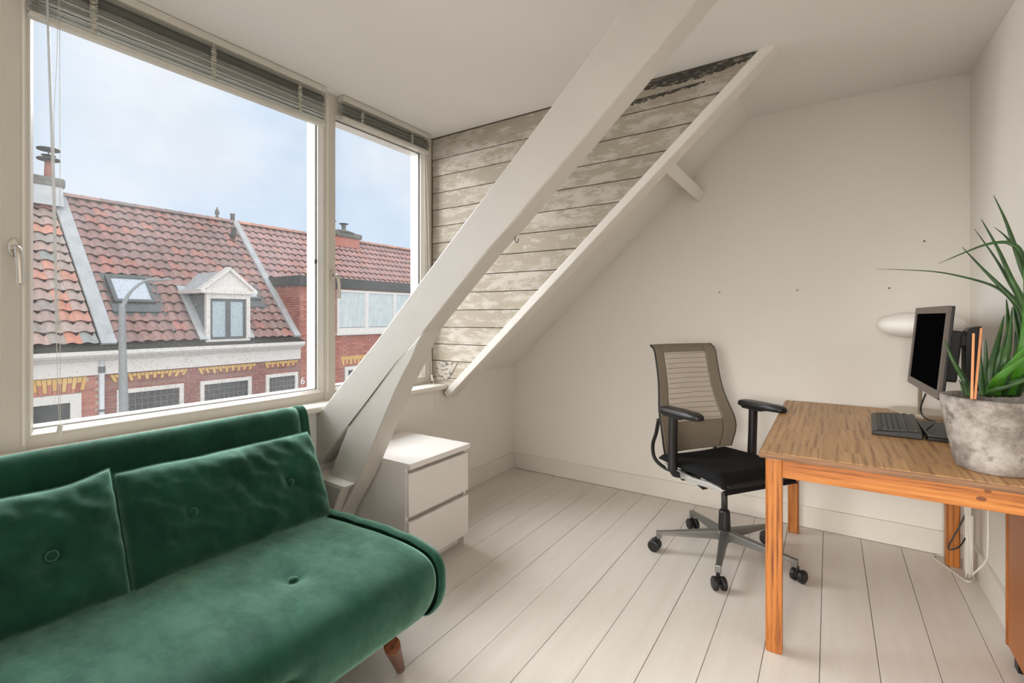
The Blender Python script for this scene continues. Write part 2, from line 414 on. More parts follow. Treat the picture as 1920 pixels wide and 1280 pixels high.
ce.add([(-.75, YC, ZD), (XR + .1, YC, ZD), (XR + .1, YB + .1, ZB), (-.75, YB + .1, ZB),
        (-.75, YC, ZD + .2), (XR + .1, YC, ZD + .2), (XR + .1, YB + .1, ZD + .22), (-.75, YB + .1, ZD + .22)],
       [(0, 1, 2, 3), (4, 5, 6, 7), (0, 1, 5, 4), (1, 2, 6, 5), (2, 3, 7, 6), (3, 0, 4, 7)])
ce = ce.build('ceiling', m_ceil); tag(ce, kind='structure')
# sloped roof surface between the cheek and the back wall
sl = .9409
def zr(x): return .82 + sl * (x + 2.176)
ws = MB().prism([(-2.40, zr(-2.40)), (-.30, zr(-.30)), (-.30, zr(-.30) + .2), (-2.40, zr(-2.40) + .2)], 'y', YC + .04, YB + .02).build('wall_sloped', m_wall)
tag(ws, kind='structure')

# weathered cladding of the dormer cheek
def xs_edge(z): return -2.145 + (z - .735) * (1.87 / 1.705)     # clad/trim boundary on the cheek plane
wc = MB().prism([(-2.42, .70), (xs_edge(.70) + .01, .70), (xs_edge(2.6) + .01, 2.6), (-2.42, 2.6)], 'y', YC, YC + .035).build('wall_cladding', m_dark_gap)
tag(wc, kind='structure')
zt = ZD - .002; bounds = [ZD + .02, ZD - .150]
while bounds[-1] > .74: bounds.append(bounds[-1] - .1135)
for i in range(len(bounds) - 1):
    zb, zt_ = bounds[i + 1] + .0022, bounds[i] - .0022
    zb = max(zb, .705)
    pts = [(XW + .004, zb), (xs_edge(zb) + .03, zb), (xs_edge(zt_) + .03, zt_), (XW + .004, zt_)]
    b = MB().prism(pts, 'y', YC - .014 - random.uniform(0, .003), YC).build('cladding_board', m_clad, wc, bevel=.0015, seg=1)
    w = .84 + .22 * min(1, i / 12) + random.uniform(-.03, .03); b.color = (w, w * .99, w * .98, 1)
# bare dark timber showing along the ceiling, top right
P0, P1, P2, P3 = [on(px, py, 'y', YC - .018) for px, py in ((1206, 163), (1438, 94), (1345, 134), (1218, 172))]
def ragged(up, lo, name, amp, n=46):
    """thin strip of bare timber with a torn lower edge, between two pixel-measured polylines on the cheek"""
    def lerp(pl, t):
        t *= len(pl) - 1; i = min(int(t), len(pl) - 2); f = t - i
        return (pl[i][0] + (pl[i + 1][0] - pl[i][0]) * f, pl[i][1] + (pl[i + 1][1] - pl[i][1]) * f)
    a = [on(*lerp(up, k / n), 'y', YC - .018) for k in range(n + 1)]; b = [on(*lerp(lo, k / n), 'y', YC - .018) for k in range(n + 1)]
    for k in range(n + 1): b[k].z += amp * (noise.noise(Vector((k * .9, amp * 90, 1))) + .6 * noise.noise(Vector((k * .31, 5, amp * 70)))); b[k].z = min(b[k].z, a[k].z - .001)
    mb = MB()
    for k in range(n):
        pts = [(b[k].x, b[k].z), (b[k + 1].x, b[k + 1].z), (a[k + 1].x, a[k + 1].z), (a[k].x, a[k].z)]
        mb.prism(pts, 'y', YC - .0192, YC - .014)
    return mb.build(name, m_stain, wc, merge=.0001)
ragged(((1206, 158), (1330, 121), (1440, 91)), ((1208, 170), (1300, 150), (1360, 129), (1436, 97)), 'bare_timber_strip', .012)
ragged(((1180, 190), (1240, 174), (1322, 151)), ((1178, 199), (1240, 180), (1320, 155)), 'bare_timber_streak', .012)
pm = [on(px, py, 'y', YC - .018) for px, py in ((818, 676), (858, 679), (852, 690), (846, 702), (838, 712), (818, 712))]
MB().prism([(p.x, p.z) for p in pm], 'y', YC - .0195, YC - .014).build('dirt_patch', mat_stain('dirty_paint', .47, rgb(92, 84, 72), rgb(202, 194, 181)), wc)
# dark joint along the top of the cheek
MB().box(XW, xs_edge(ZD) - .02, YC - .017, YC - .01, ZD - .009, ZD + .003).build('dark_joint', m_dark_gap, wc)
MB().box(XW - .004, XW + .006, YC - .019, YC - .008, .78, ZD).build('dark_joint', m_dark_gap, wc)

# rafter trim along the sloping edge
dirv = Vector((1.87, 0, 1.705)).normalized(); nrm = Vector((dirv.z, 0, -dirv.x))   # down-right normal
A0 = Vector((xs_edge(.728), 0, .728)); A1 = Vector((xs_edge(2.53), 0, 2.53)); wtrim = .047
pts = [(A0.x, A0.z), (A1.x, A1.z), (A1.x + nrm.x * wtrim, A1.z + nrm.z * wtrim), (A0.x + nrm.x * wtrim, A0.z + nrm.z * wtrim)]
t1 = MB().prism(pts, 'y', YC - .03, YC + .075).build('trim_1', m_trim, bevel=.006, seg=3); tag(t1, kind='structure')
pts2 = [(A0.x - nrm.x * .06, A0.z - nrm.z * .06), (A1.x - nrm.x * .06, A1.z - nrm.z * .06), (A1.x + nrm.x * .02, A1.z + nrm.z * .02), (A0.x + nrm.x * .02, A0.z + nrm.z * .02)]
MB().prism(pts2, 'y', YC + .02, YC + .085).build('rafter', m_wall, t1)
# purlin stub under the slope
q = [on(px, py, 'y', YB) for px, py in ((1322.6, 362), (1311, 379))]
a, b = q[0], q[1]; dv = Vector((a.x - b.x, 0, a.z - b.z)).normalized(); up_ = Vector((-.62, 0, .78))
pp = [(b.x, b.z), (a.x, a.z), (a.x + up_.x * .16, a.z + up_.z * .16), (b.x + up_.x * .16, b.z + up_.z * .16)]
t2 = MB().prism(pp, 'y', YC + .06, YB).build('trim_2', m_wall, bevel=.006); tag(t2, kind='structure')

# skirting boards
tag(MB().box(XL, XR, YB - .018, YB, 0, .122).build('baseboard_back', m_trim, bevel=.003), kind='structure')
tag(MB().box(XL, XL + .017, YF, YB - .018, 0, .122).build('baseboard_left', m_trim, bevel=.003), kind='structure')
tag(MB().box(XR - .019, XR, YF, YB - .018, 0, .128).build('baseboard_right', m_trim, bevel=.003), kind='structure')
# window sill
si = MB().box(-2.29, -2.135, -.95, 2.462, .752, .783).build('window_sill', m_trim, bevel=.008, seg=3); tag(si, kind='structure')

# ------------------------------------------------------------------ windows
wfm = thing('window_frame', kind='structure')
ZS, ZT = .783, 2.36
posts = [(-.96, -.90), (.399, .467), (1.623, 1.684), (2.408, 2.463)]
for a_, b_ in posts: MB().box(-2.40, XW, a_, b_, ZS - .02, ZD).build('post', m_frame, wfm, bevel=.005, seg=2)
for (a_, b_), (c_, d_) in zip(posts[:-1], posts[1:]):
    MB().box(-2.40, XW - .006, b_ - .002, c_ + .002, ZS - .02, .822).build('rail', m_frame, wfm, bevel=.004)
    MB().box(-2.40, XW - .006, b_ - .002, c_ + .002, ZT, ZD).build('rail', m_frame, wfm, bevel=.004)
MB().box(XW - .002, XW + .004, 1.632, 1.640, .83, ZT + .05).build('cover_strip', m_trim, wfm)
MB().box(XW - .002, XW + .004, .452, .459, .80, ZT + .05).build('cover_strip', m_trim, wfm)
MB().box(XW - .002, XW + .003, 2.425, 2.431, .83, ZT).build('cover_strip', m_trim, wfm)

def ring(y0, y1, z0, z1, prof):
    """picture frame; prof = list of (x depth, inset)"""
    mb = MB(); loops = []
    for x, i in prof: loops.append([(x, y0 + i, z0 + i), (x, y1 - i, z0 + i), (x, y1 - i, z1 - i), (x, y0 + i, z1 - i)])
    vs = [p for l in loops for p in l]; n = len(prof)
    fs = [(k * 4 + j, k * 4 + (j + 1) % 4, ((k + 1) % n) * 4 + (j + 1) % 4, ((k + 1) % n) * 4 + j) for k in range(n) for j in range(4)]
    return mb.add(vs, fs)
def drops(y0, y1, n, zlo, zhi, dens):
    mb = MB()
    for _ in range(n):
        for _t in range(20):
            y = random.uniform(y0, y1); z = zlo + (zhi - zlo) * random.random()
            if random.random() < dens((y - y0) / (y1 - y0), (z - zlo) / (zhi - zlo)): break
        r = random.choice((.0011, .0013, .0016, .0020, .0025)) ; h = r * random.uniform(.9, 1.5)
        x = -2.3145
        mb.add([(x, y - r, z), (x, y, z - h), (x, y + r, z), (x, y, z + h * .8), (x - r * .8, y, z - h * .1)], [(0, 1, 4), (1, 2, 4), (2, 3, 4), (3, 0, 4)])
    return mb
def make_window(n, y0, y1, ndrop, dens):
    w = thing('window_%d' % n, kind='structure')
    ring(y0, y1, .822, ZT, [(-2.276, -.001), (-2.276, .007), (-2.283, .010), (-2.306, .021), (-2.315, .021), (-2.315, -.001)]).build('sash', m_frame, w, bevel=.0015, seg=1)
    ring(y0, y1, .822, ZT, [(-2.314, .016), (-2.314, .022), (-2.325, .022), (-2.325, .016)]).build('glazing_seal', m_dark_gap, w)
    ring(y0, y1, .822, ZT, [(-2.326, .002), (-2.326, .025), (-2.395, .026), (-2.395, .0)]).build('outer_frame', m_white, w)
    MB().box(-2.312, -2.308, y0 + .018, y1 - .018, .838, ZT - .016).build('pane', m_glass, w)
    if ndrop:
        d = drops(y0 + .03, y1 - .03, ndrop, .85, 1.62, dens).build('raindrops', m_drop, w, recalc=False); d['kind'] = 'stuff'
    return w
w1 = make_window(1, .467, 1.623, 9500, lambda u, v: (.25 + .75 * math.exp(-((u - .55) / .3) ** 2)) * (1 - .55 * v) * (.35 if u < .18 else 1))
w2 = make_window(2, 1.684, 2.408, 1100, lambda u, v: .3 + .5 * (abs(v - .5) < .12))
w3 = make_window(3, -.90, .399, 0, None)

def window_handle(parent, y, z, tilt):
    g = MB().lathe([(.0, 0), (.0135, 0), (.0135, .006), (.0115, .009), (0, .009)], 20, Matrix.Translation((XW, y, z)) @ Matrix.Rotation(PI / 2, 4, 'Y') @ Matrix.Scale(2.35, 4, (1, 0, 0)))
    ro = g.build('handle', m_chrome, parent, smooth=False, bevel=.001)
    path = smooth_path([(XW + .004, y, z), (XW + .035, y, z), (XW + .048, y + .002, z - .010), (XW + .052, y + .003 + tilt * .2, z - .035), (XW + .049, y + .004 + tilt * .6, z - .08), (XW + .043, y + .004 + tilt, z - .125)], 5)
    MB().tube(path, [.0085] * 8 + [.0095] * (len(path) - 8), 12, flat=.85).build('lever', m_chrome, ro, smooth=True)
p = on(25, 464, 'x', XW); window_handle(w1, p.y, p.z, .004)
p = on(622, 516, 'x', XW); window_handle(w2, p.y, p.z, .012)
# small stay knob on the middle post
p = on(592, 490, 'x', XW - .02)
MB().lathe([(0, -.012), (.006, -.012), (.008, 0), (.006, .012), (0, .012)], 12, Matrix.Translation(p)).build('stay_pin', m_dalu, w1, smooth=True)

# ------------------------------------------------------------------ venetian blinds
def blind(label, y0, y1, zb, n, tapes, name='venetian_blind'):
    b = thing(name, label, 'blind', (-2.235, y0, zb)); X = -.0; L = y1 - y0
    H = ZD - zb
    MB().box(-.034, .018, 0, L, H - .034, H - .003).build('headrail', m_blindw, b, bevel=.002)
    MB().box(-.016, .016, 0, L, 0, .019).build('bottom_rail', m_blindw, b, bevel=.004, seg=3)
    s0 = None; z0 = .024; z1 = H - .045; st = (z1 - z0) / n
    for i in range(n):
        k = i / n
        if s0 is None:
            s0 = MB().add([(-.0125, 0, 0), (-.004, 0, .0022), (.004, 0, .0022), (.0125, 0, 0), (-.0125, L, 0), (-.004, L, .0022), (.004, L, .0022), (.0125, L, 0)],
                          [(0, 1, 5, 4), (1, 2, 6, 5), (2, 3, 7, 6)]).build('slat', m_slat, b, recalc=False); s = s0
        else: s = inst(s0, b)
        s.location = (random.uniform(-.0035, .0035), random.uniform(-.002, .002), z0 + st * i); s.rotation_euler = (random.uniform(-.0015, .0015), random.uniform(-.25, .25) + .12, 0)
    for y in tapes:
        mb = MB(); yy = y - y0
        z = .022
        while z < H - .06:
            w = random.uniform(.008, .012)
            mb.tube([(.0135, yy - w, z), (.017, yy, z + random.uniform(-.003, .005)), (.0135, yy + w, z + random.uniform(0, .006))], .0022, 5); z += .0065
        mb.box(.013, .0145, yy - .0012, yy + .0012, .02, H - .03)
        t_ = mb.build('ladder_cord', m_tape, b); t_['kind'] = 'stuff'
    return b
pz = on(611, 228, 'x', -2.235)
tp = [on(px, 100, 'x', -2.225).y for px in (175, 400, 562)]
b1 = blind('wide grey slatted blind pulled up above the large window', .462, 1.592, 2.237, 34, tp)
tp = [on(px, 230, 'x', -2.225).y for px in (679, 772)]
b2 = blind('narrow grey slatted blind pulled up above the small right window', 1.70, 2.385, 2.315, 22, tp)
def loc(b, v): return Vector(v) - b.location
def cord(b, pts, r, name='pull_cord', m=None, n=6):
    return MB().tube([loc(b, p) for p in pts], r, n).build(name, m or m_cable_w, b, smooth=True)
xc = -2.205
wand = [on(88, -12, 'x', xc), on(100, 330, 'x', xc), on(107, 615, 'x', xc)]
m_wand = plain('clear_wand', rgb(232, 234, 234), .2, var=.01); m_wand.node_tree.nodes['Principled BSDF'].inputs['Alpha'].default_value = .62
MB().tube([loc(b1, p) for p in wand], [.0036, .0046, .0050], 8).build('tilt_wand', m_wand, b1, smooth=True)
MB().tube([loc(b1, on(107, 611, 'x', xc)), loc(b1, on(107.4, 619, 'x', xc))], .006, 8).build('wand_tip', m_cable_w, b1)
cord(b1, [on(112, -12, 'x', xc), on(113, 740, 'x', xc), on(113.5, 799, 'x', xc)], .0008)
cord(b1, [on(110, -12, 'x', xc), on(106, 120, 'x', xc), on(101, 210, 'x', xc), on(106, 640, 'x', xc), on(109, 740, 'x', xc), on(111, 799, 'x', xc)], .0008)
pa, pb = on(113, 796, 'x', xc), on(110.5, 815, 'x', xc)
MB().tube([loc(b1, pa), loc(b1, pb)], [.0075, .0085], 4).build('cord_weight', m_blindw, b1, bevel=.001)
cord(b1, [pb, on(111.5, 832, 'x', xc)], .0007)
xc2 = -2.232
cord(b2, [on(794, 258, 'x', xc2), on(800, 500, 'x', xc2), on(809, 700, 'x', xc2)], .0014)
cord(b2, [on(799, 262, 'x', xc2), on(805, 500, 'x', xc2), on(810, 700, 'x', xc2)], .0014)
MB().tube([loc(b2, on(809.5, 702, 'x', xc2)), loc(b2, on(811, 714, 'x', xc2))], [.006, .008], 8).build('cord_weight', m_cable_w, b2)
cord(b2, [on(811, 713, 'x', xc2), on(813.5, 722, 'x', -2.13), on(817, 770, 'x', -2.125)], .0009)

# ------------------------------------------------------------------ diagonal roof timber in front of the window
tb = thing('roof_timber', 'massive white-painted diagonal roof timber rising from beside the drawers to the ceiling', 'beam', (-2.0, 1.5, 0))
def lp(pts): return [(x + 2.0, z) for x, z in pts]
main_pts = [(-2.17, .735), (-2.168, .478), (-1.918, .714), (-1.80, .826), (-1.66, .965), (-1.50, 1.09), (-1.43, 1.171), (-1.26, 1.335), (-1.09, 1.494), (-.987, 1.579), (-.84, 1.712), (-.695, 1.839), (-.326, 2.175), (-.02, 2.452),
            (-.318, 2.452), (-.535, 2.25), (-.893, 1.907), (-1.378, 1.454), (-1.727, 1.122), (-1.973, .908), (-2.12, .775)]
MB().prism(lp(main_pts), 'y', 0, .10).build('main_timber', m_beam, tb, bevel=.006, seg=2)
leg_pts = [(-1.595, 1.030), (-1.738, .889), (-1.913, .716), (-1.985, .59), (-2.053, .463), (-2.13, .30), (-2.165, .0), (-2.13, 0), (-1.982, .276), (-1.848, .462), (-1.745, .645), (-1.653, .813), (-1.599, .906), (-1.556, .973), (-1.505, 1.04), (-1.457, 1.129), (-1.432, 1.168), (-1.52, 1.10)]
leg_pts = [(-1.595, 1.030), (-1.738, .889), (-1.913, .716), (-1.985, .59), (-2.053, .463), (-2.165, .26), (-2.165, .0), (-2.12, 0), (-1.982, .276), (-1.848, .462), (-1.745, .645), (-1.653, .813), (-1.599, .906), (-1.556, .973), (-1.505, 1.045), (-1.457, 1.129), (-1.424, 1.176)]
MB().prism(lp(leg_pts), 'y', -.003, .105).build('curved_leg', m_beam, tb, bevel=.005, seg=2)
# crack between the two timbers
cr = [(-1.52, 1.093), (-1.60, 1.027), (-1.738, .889), (-1.916, .716)]
MB().tube([(x + 2.0, -.0035, z) for x, z in cr], [.0006, .0016, .0026, .0034], 6, flat=.5).build('crack', m_dark_gap, tb)
# stub of the tie beam at the foot
MB().prism(lp([(-2.168, .452), (-1.925, .437), (-1.90, .43), (-1.99, .262), (-2.168, .262)]), 'y', -.055, -.0).build('tie_beam_stub', m_beam, tb, bevel=.007, seg=2)
MB().prism(lp([(-2.168, .458), (-1.87, .448), (-1.90, .425), (-2.168, .43)]), 'y', -.058, .06).build('stub_cap', m_trim, tb, bevel=.004)
h0 = on(966, 449, 'y', 1.57)
hk = smooth_path([(h0.x + 2.0, .07, h0.z + .012), (h0.x + 2.0, .07, h0.z - .004), (h0.x + 2.006, .07, h0.z - .012), (h0.x + 2.014, .07, h0.z - .006), (h0.x + 2.014, .07, h0.z + .002)], 4)
MB().tube(hk, .0016, 6).build('hook', m_dalu, tb, smooth=True)

# ------------------------------------------------------------------ chest of drawers
dc = thing('drawer_chest', 'low white two-drawer chest standing behind the foot of the diagonal timber', 'chest of drawers', (-1.635, 1.612, 0))
DW, DD, DH = .448, .48, .55
MB().box(-DD, .012, 0, DW, DH - .026, DH).build('top_panel', m_melamine, dc, bevel=.0015)
MB().box(-DD, -.020, 0, .016, 0, DH - .026).build('side_panel', m_melamine, dc, bevel=.001)
MB().box(-DD, -.020, DW - .016, DW, 0, DH - .026).build('side_panel', m_melamine, dc, bevel=.001)
MB().box(-DD, -DD + .008, .016, DW - .016, .03, DH - .026).build('back_panel', m_melamine, dc)
MB().box(-.075, -.06, .016, DW - .016, 0, .075).build('plinth', m_melamine, dc)
MB().box(-.42, -.062, .016, DW - .016, .05, .06).build('bottom_panel', m_melamine, dc)
for z0, z1 in ((.062, .272), (.298, .500)):
    d = MB().box(-.019, .0, .004, DW - .002, z0, z1).build('drawer', m_melamine, dc, bevel=.0015)
    MB().box(-.45, -.0195, .02, DW - .02, z0 + .02, z1 - .035).build('drawer_box', m_melamine, d)
    MB().box(-.044, -.034, .016, DW - .016, z1 - .03, z1 + .026).build('finger_rail', m_trim, d)

# ------------------------------------------------------------------ sofa
sofa = thing('velvet_sofa', 'emerald green velvet sofa with buttoned seat in front of the window', 'sofa', (-1.5, .45, 0))
SY0, SY1 = -.80, .785
prof = [(-1.86, .20), (-1.5, .192), (-1.24, .192), (-1.175, .200), (-1.14, .235), (-1.118, .29), (-1.113, .335), (-1.12, .372), (-1.145, .402), (-1.19, .421), (-1.26, .432), (-1.36, .437), (-1.5, .436), (-1.65, .431), (-1.80, .422), (-1.86, .41)]
prof = [(x + 1.5, z) for x, z in prof]
pp_ = smooth_path([(x, 0, z) for x, z in prof], 4)
btns = [(-1.39 + 1.5, .879 - .45, .43), (-1.116 + 1.5, .70 - .45, .30), (-1.39 + 1.5, .12 - .45, .43), (-1.116 + 1.5, -.05 - .45, .30)]
def seatfn(u, v):
    i = min(int(round(v * (len(pp_) - 1))), len(pp_) - 1); P = pp_[i].copy(); y = SY0 + (SY1 - SY0) * u
    a = pp_[max(i - 1, 0)]; b = pp_[min(i + 1, len(pp_) - 1)]; t = (b - a).normalized(); nn = Vector((t.z, 0, -t.x))
    if nn.x < -.2 and P.z > .3 and False: nn = -nn
    e = min(1, (1 - u) * (SY1 - SY0) / .05); off = -.010 * (1 - e) ** 2
    w = noise.noise(Vector((P.x * 3.1, y * 2.3, P.z * 3))) * .006 + noise.noise(Vector((P.x * 9, y * 5, P.z * 9))) * .002
    off += w if v > .25 else 0
    for bx, by, bz in btns:
        d = math.sqrt((P.x - bx) ** 2 + (y - by) ** 2 + (P.z - bz) ** 2); off -= .022 * math.exp(-(d / .035) ** 2) + .006 * math.exp(-(d / .10) ** 2)
    P.y = y; return P + nn * off
s_ = MB().grid(seatfn, 110, len(pp_) - 1)
n0 = len(pp_); nu = 111
s_.f.append(tuple(j * nu + 110 for j in range(n0))); s_.f.append(tuple(j * nu for j in range(n0 - 1, -1, -1)))
s_.build('seat', m_velvet, sofa, smooth=True)
# flanged edge at the right end
def fl_ring(mb, y0, y1, g):
    pc = [p.copy() for p in pp_]
    rows = []
    for k, (yy, gg) in enumerate(((y0, g * .2), (y0 + .004, g * .8), ((y0 + y1) / 2, g), (y1 - .006, g * .75), (y1, 0), (y1, -.02))):
        row = []
        for i, P in enumerate(pc):
            a = pc[max(i - 1, 0)]; b = pc[min(i + 1, len(pc) - 1)]; t = (b - a).normalized(); nn = Vector((t.z, 0, -t.x))
            wob = .0035 * noise.noise(Vector((P.x * 14, P.z * 14, 3)))
            row.append(Vector((P.x, yy + wob, P.z)) + nn * (gg + wob))
        rows.append(row)
    n = len(pc); vs = [p for r in rows for p in r]
    fs = [(k * n + i, k * n + i + 1, (k + 1) * n + i + 1, (k + 1) * n + i) for k in range(len(rows) - 1) for i in range(n - 1)]
    fs.append(tuple((len(rows) - 1) * n + i for i in range(n)))
    return mb.add(vs, fs)
fl_ring(MB(), SY1 + .002, SY1 + .040, .010).build('seat_flange', m_velvet, sofa, smooth=True)
for bx, by, bz in btns[:3]:
    nn = Vector((0, 0, 1)) if bz > .4 else Vector((1, 0, .1)).normalized()
    M = Matrix.Translation(Vector((bx, by, bz)) - nn * .016) @ nn.to_track_quat('Z', 'Y').to_matrix().to_4x4()
    MB().lathe([(0, 0), (.013, .001), (.015, .006), (.012, .011), (.006, .013), (0, .0135)], 16, M).build('seat_button', m_velvet, sofa, smooth=True)
# back rest
BY1 = .918
bprof = [(-2.115, .40), (-2.128, .60), (-2.130, .74), (-2.126, .785), (-2.112, .806), (-2.088, .815), (-2.062, .808), (-2.042, .785), (-2.030, .745), (-2.012, .65), (-1.985, .52), (-1.955, .40)]
bp = smooth_path([(x + 1.5, 0, z) for x, z in bprof], 3)
def extr(mb, pr, y0, y1, n, g=0, soft=0):
    m = len(pr); vs = []
    for k in range(n + 1):
        y = y0 + (y1 - y0) * k / n
        for i, P in enumerate(pr):
            a = pr[max(i - 1, 0)]; b = pr[min(i + 1, m - 1)]; t = (b - a).normalized(); nn = Vector((-t.z, 0, t.x))
            gg = g - (soft if k in (0, n) else 0) + .002 * noise.noise(Vector((P.x * 6, y * 4, P.z * 6)))
            vs.append(Vector((P.x, y, P.z)) + nn * gg)
    fs = [(k * m + i, k * m + i + 1, (k + 1) * m + i + 1, (k + 1) * m + i) for k in range(n) for i in range(m - 1)]
    fs += [tuple(range(m)), tuple(n * m + i for i in range(m))]
    return mb.add(vs, fs)
extr(MB(), bp, SY0, BY1 - .045, 40, 0, .004).build('backrest', m_velvet, sofa, smooth=True)
extr(MB(), bp, BY1 - .042, BY1, 6, .003, .007).build('backrest_flange', m_velvet, sofa, smooth=True)
MB().box(-2.11 + 1.5, -1.86 + 1.5, SY0 + .1, SY1 - .08, .20, .42).build('frame', m_black, sofa)
def sofa_leg(x, y, sx, sy):
    MB().tube([(x, y, .20), (x + sx, y + sy, 0)], [.026, .015], 18).build('leg', m_walnut, sofa, smooth=False)
lt = on(735, 1213, 'z', .195); lb = on(751, 1254, 'z', 0)
for yy, s in ((0, 1), (-1.25, -1)):
    sofa_leg(lt.x + 1.5, lt.y - .45 + yy, lb.x - lt.x, (lb.y - lt.y) * s)
    sofa_leg(-2.0 + 1.5, .66 + yy, -.02, .04 * s)

# loose cushions
def cushion(name, label, yc, half_l, seed, btn, peak=0):
    c = thing(name, label, 'cushion', (-1.80, yc, .578), 0, 'long velvet back cushions')
    H2 = .178; T = .066; lean = math.atan2(.16, .33)
    def surf(side):
        def fn(u, v):
            a = u * 2 - 1; b = v * 2 - 1
            e = (max(0, 1 - abs(a) ** 9) ** .45) * (max(0, 1 - abs(b) ** 3.6) ** .5)
            y = a * half_l * (1 - .018 * abs(b) ** 2 * 0) ; z = b * H2 * (1 + .015 * abs(a) ** 4)
            z += .006 * noise.noise(Vector((a * 2.2, seed, 1))) * (1 if b > 0 else .3) + (peak * max(0, (a - .55) / .45) ** 2 * max(0, b))
            t = T * e * (1 + .16 * noise.noise(Vector((a * 3, b * 2, seed))))
            t += e * (.014 * noise.noise(Vector((a * 6 + b * 2, b * 3.5, seed + 5))) + .004 * noise.noise(Vector((a * 14, b * 9, seed + 9))))
            if side > 0:
                for q in btn:
                    d = math.sqrt((y - q) ** 2 + (z + .01) ** 2); t -= .024 * math.exp(-(d / .03) ** 2) + .010 * math.exp(-(d / .09) ** 2)
            x = t * (1.0 if side > 0 else -.75)
            return Vector((x * math.cos(lean) - z * math.sin(lean), y, z * math.cos(lean) + x * math.sin(lean)))
        return fn
    mb = MB().grid(surf(1), 84, 40); mb.grid(surf(-1), 84, 40)
    mb.build('cover', m_velvet, c, smooth=True, merge=.0006)
    # piped seam all round
    def edge(a, b):
        y = a * half_l; z = b * H2 * (1 + .015 * abs(a) ** 4) + .006 * noise.noise(Vector((a * 2.2, seed, 1))) * (1 if b > 0 else .3) + (peak * max(0, (a - .55) / .45) ** 2 * max(0, b))
        return Vector((-z * math.sin(lean), y, z * math.cos(lean)))
    per = [edge(-1 + 2 * k / 60, 1) for k in range(61)] + [edge(1, 1 - 2 * k / 20) for k in range(1, 21)] + [edge(1 - 2 * k / 60, -1) for k in range(1, 61)] + [edge(-1, -1 + 2 * k / 20) for k in range(1, 20)]
    MB().tube(per + [per[0]], .0022, 6, cap=False).build('seam', m_velvet, c, smooth=True)
    for q in btn:
        z = -.01; P = Vector((.048 * math.cos(lean) - z * math.sin(lean), q, z * math.cos(lean) + .048 * math.sin(lean)))
        nn = Vector((math.cos(lean), 0, math.sin(lean)))
        M = Matrix.Translation(P - nn * .008) @ nn.to_track_quat('Z', 'Y').to_matrix().to_4x4()
        MB().lathe([(0, 0), (.012, .001), (.0145, .006), (.012, .011), (.006, .0135), (0, .014)], 16, M).build('cushion_button', m_velvet, c, smooth=True)
    return c
cushion('back_cushion', 'right-hand long green velvet cushion, nearest the diagonal timber, with two buttons', .916, .338, 2.0, (-.16, .185))
cushion('back_cushion', 'left-hand long green velvet cushion cut by the photo edge, one button in view', .228, .345, 7.0, (.18, -.17), .022)

# ------------------------------------------------------------------ desk
dk = thing('pine_desk', 'orange pine desk with a darker worn tabletop against the right wall', 'desk', (-.215, 1.99, 0))
TX, TY = .785, 1.305
MB().box(0, TX, 0, TY, .716, .74).build('tabletop', m_desktop, dk, bevel=.004, seg=2)
m_edge = mat_wood('dark_worn_edge', rgb(70, 44, 28), rgb(112, 78, 52), rgb(146, 106, 74), 'x', .5)
MB().box(.002, TX, -.0015, .003, .7175, .7375).build('front_edge', m_edge, dk, bevel=.001)
MB().box(-.0015, .003, .002, TY, .7175, .7375).build('left_edge', m_edge, dk, bevel=.001)
legs = [(.018, .018), (TX - .072, .018), (.018, TY - .115), (TX - .085, TY - .115)]
for lx, ly in legs: MB().box(lx, lx + .054, ly, ly + .054, 0, .716).build('leg', m_pine_z, dk, bevel=.006, seg=3)
MB().box(.072, TX - .072, .022, .044, .648, .716).build('apron', m_pine_x, dk, bevel=.002)
MB().box(.072, TX - .085, TY - .089, TY - .067, .648, .716).build('apron', m_pine_x, dk, bevel=.002)
MB().box(.022, .044, .072, TY - .115, .648, .716).build('apron', m_pine_y, dk, bevel=.002)
MB().box(TX - .060, TX - .038, .072, TY - .115, .648, .716).build('apron', m_pine_y, dk, bevel=.002)
kn = MB()
for px, py, r in ((1840, 935, .007), (1852, 921, .005)):
    P = on(px, py, 'y', 1.99 + .0215); kn.lathe([(0, 0), (r, 0), (r * .8, .0006), (0, .0006)], 14, Matrix.Translation((P.x + .215, .0218, P.z)) @ Matrix.Rotation(PI / 2, 4, 'X') @ Matrix.Scale(1.8, 4, (1, 0, 0)))
kn.build('wood_knots', plain('pine_knot', rgb(120, 66, 30), .5, var=.2, scale=60), dk)
# leaning panel beyond the desk's front right leg
pn = thing('wooden_panel', 'tall orange-brown wooden panel under the right end of the desk', 'panel', (.548, 2.0, 0))
MB().box(0, .02, .0, .485, .03, .645).build('board', m_panel, pn, bevel=.002)
MB().box(-.003, .0235, .478, .492, .03, .645).build('edge_strip', m_pine_z, pn, bevel=.001)
MB().box(-.006, .006, .455, .480, .625, .642).build('metal_bracket', m_dalu, pn, bevel=.001)
MB().box(.0, .02, .36, .40, 0, .03).build('foot', m_black, pn); MB().box(.0, .02, .06, .10, 0, .03).build('foot', m_black, pn)

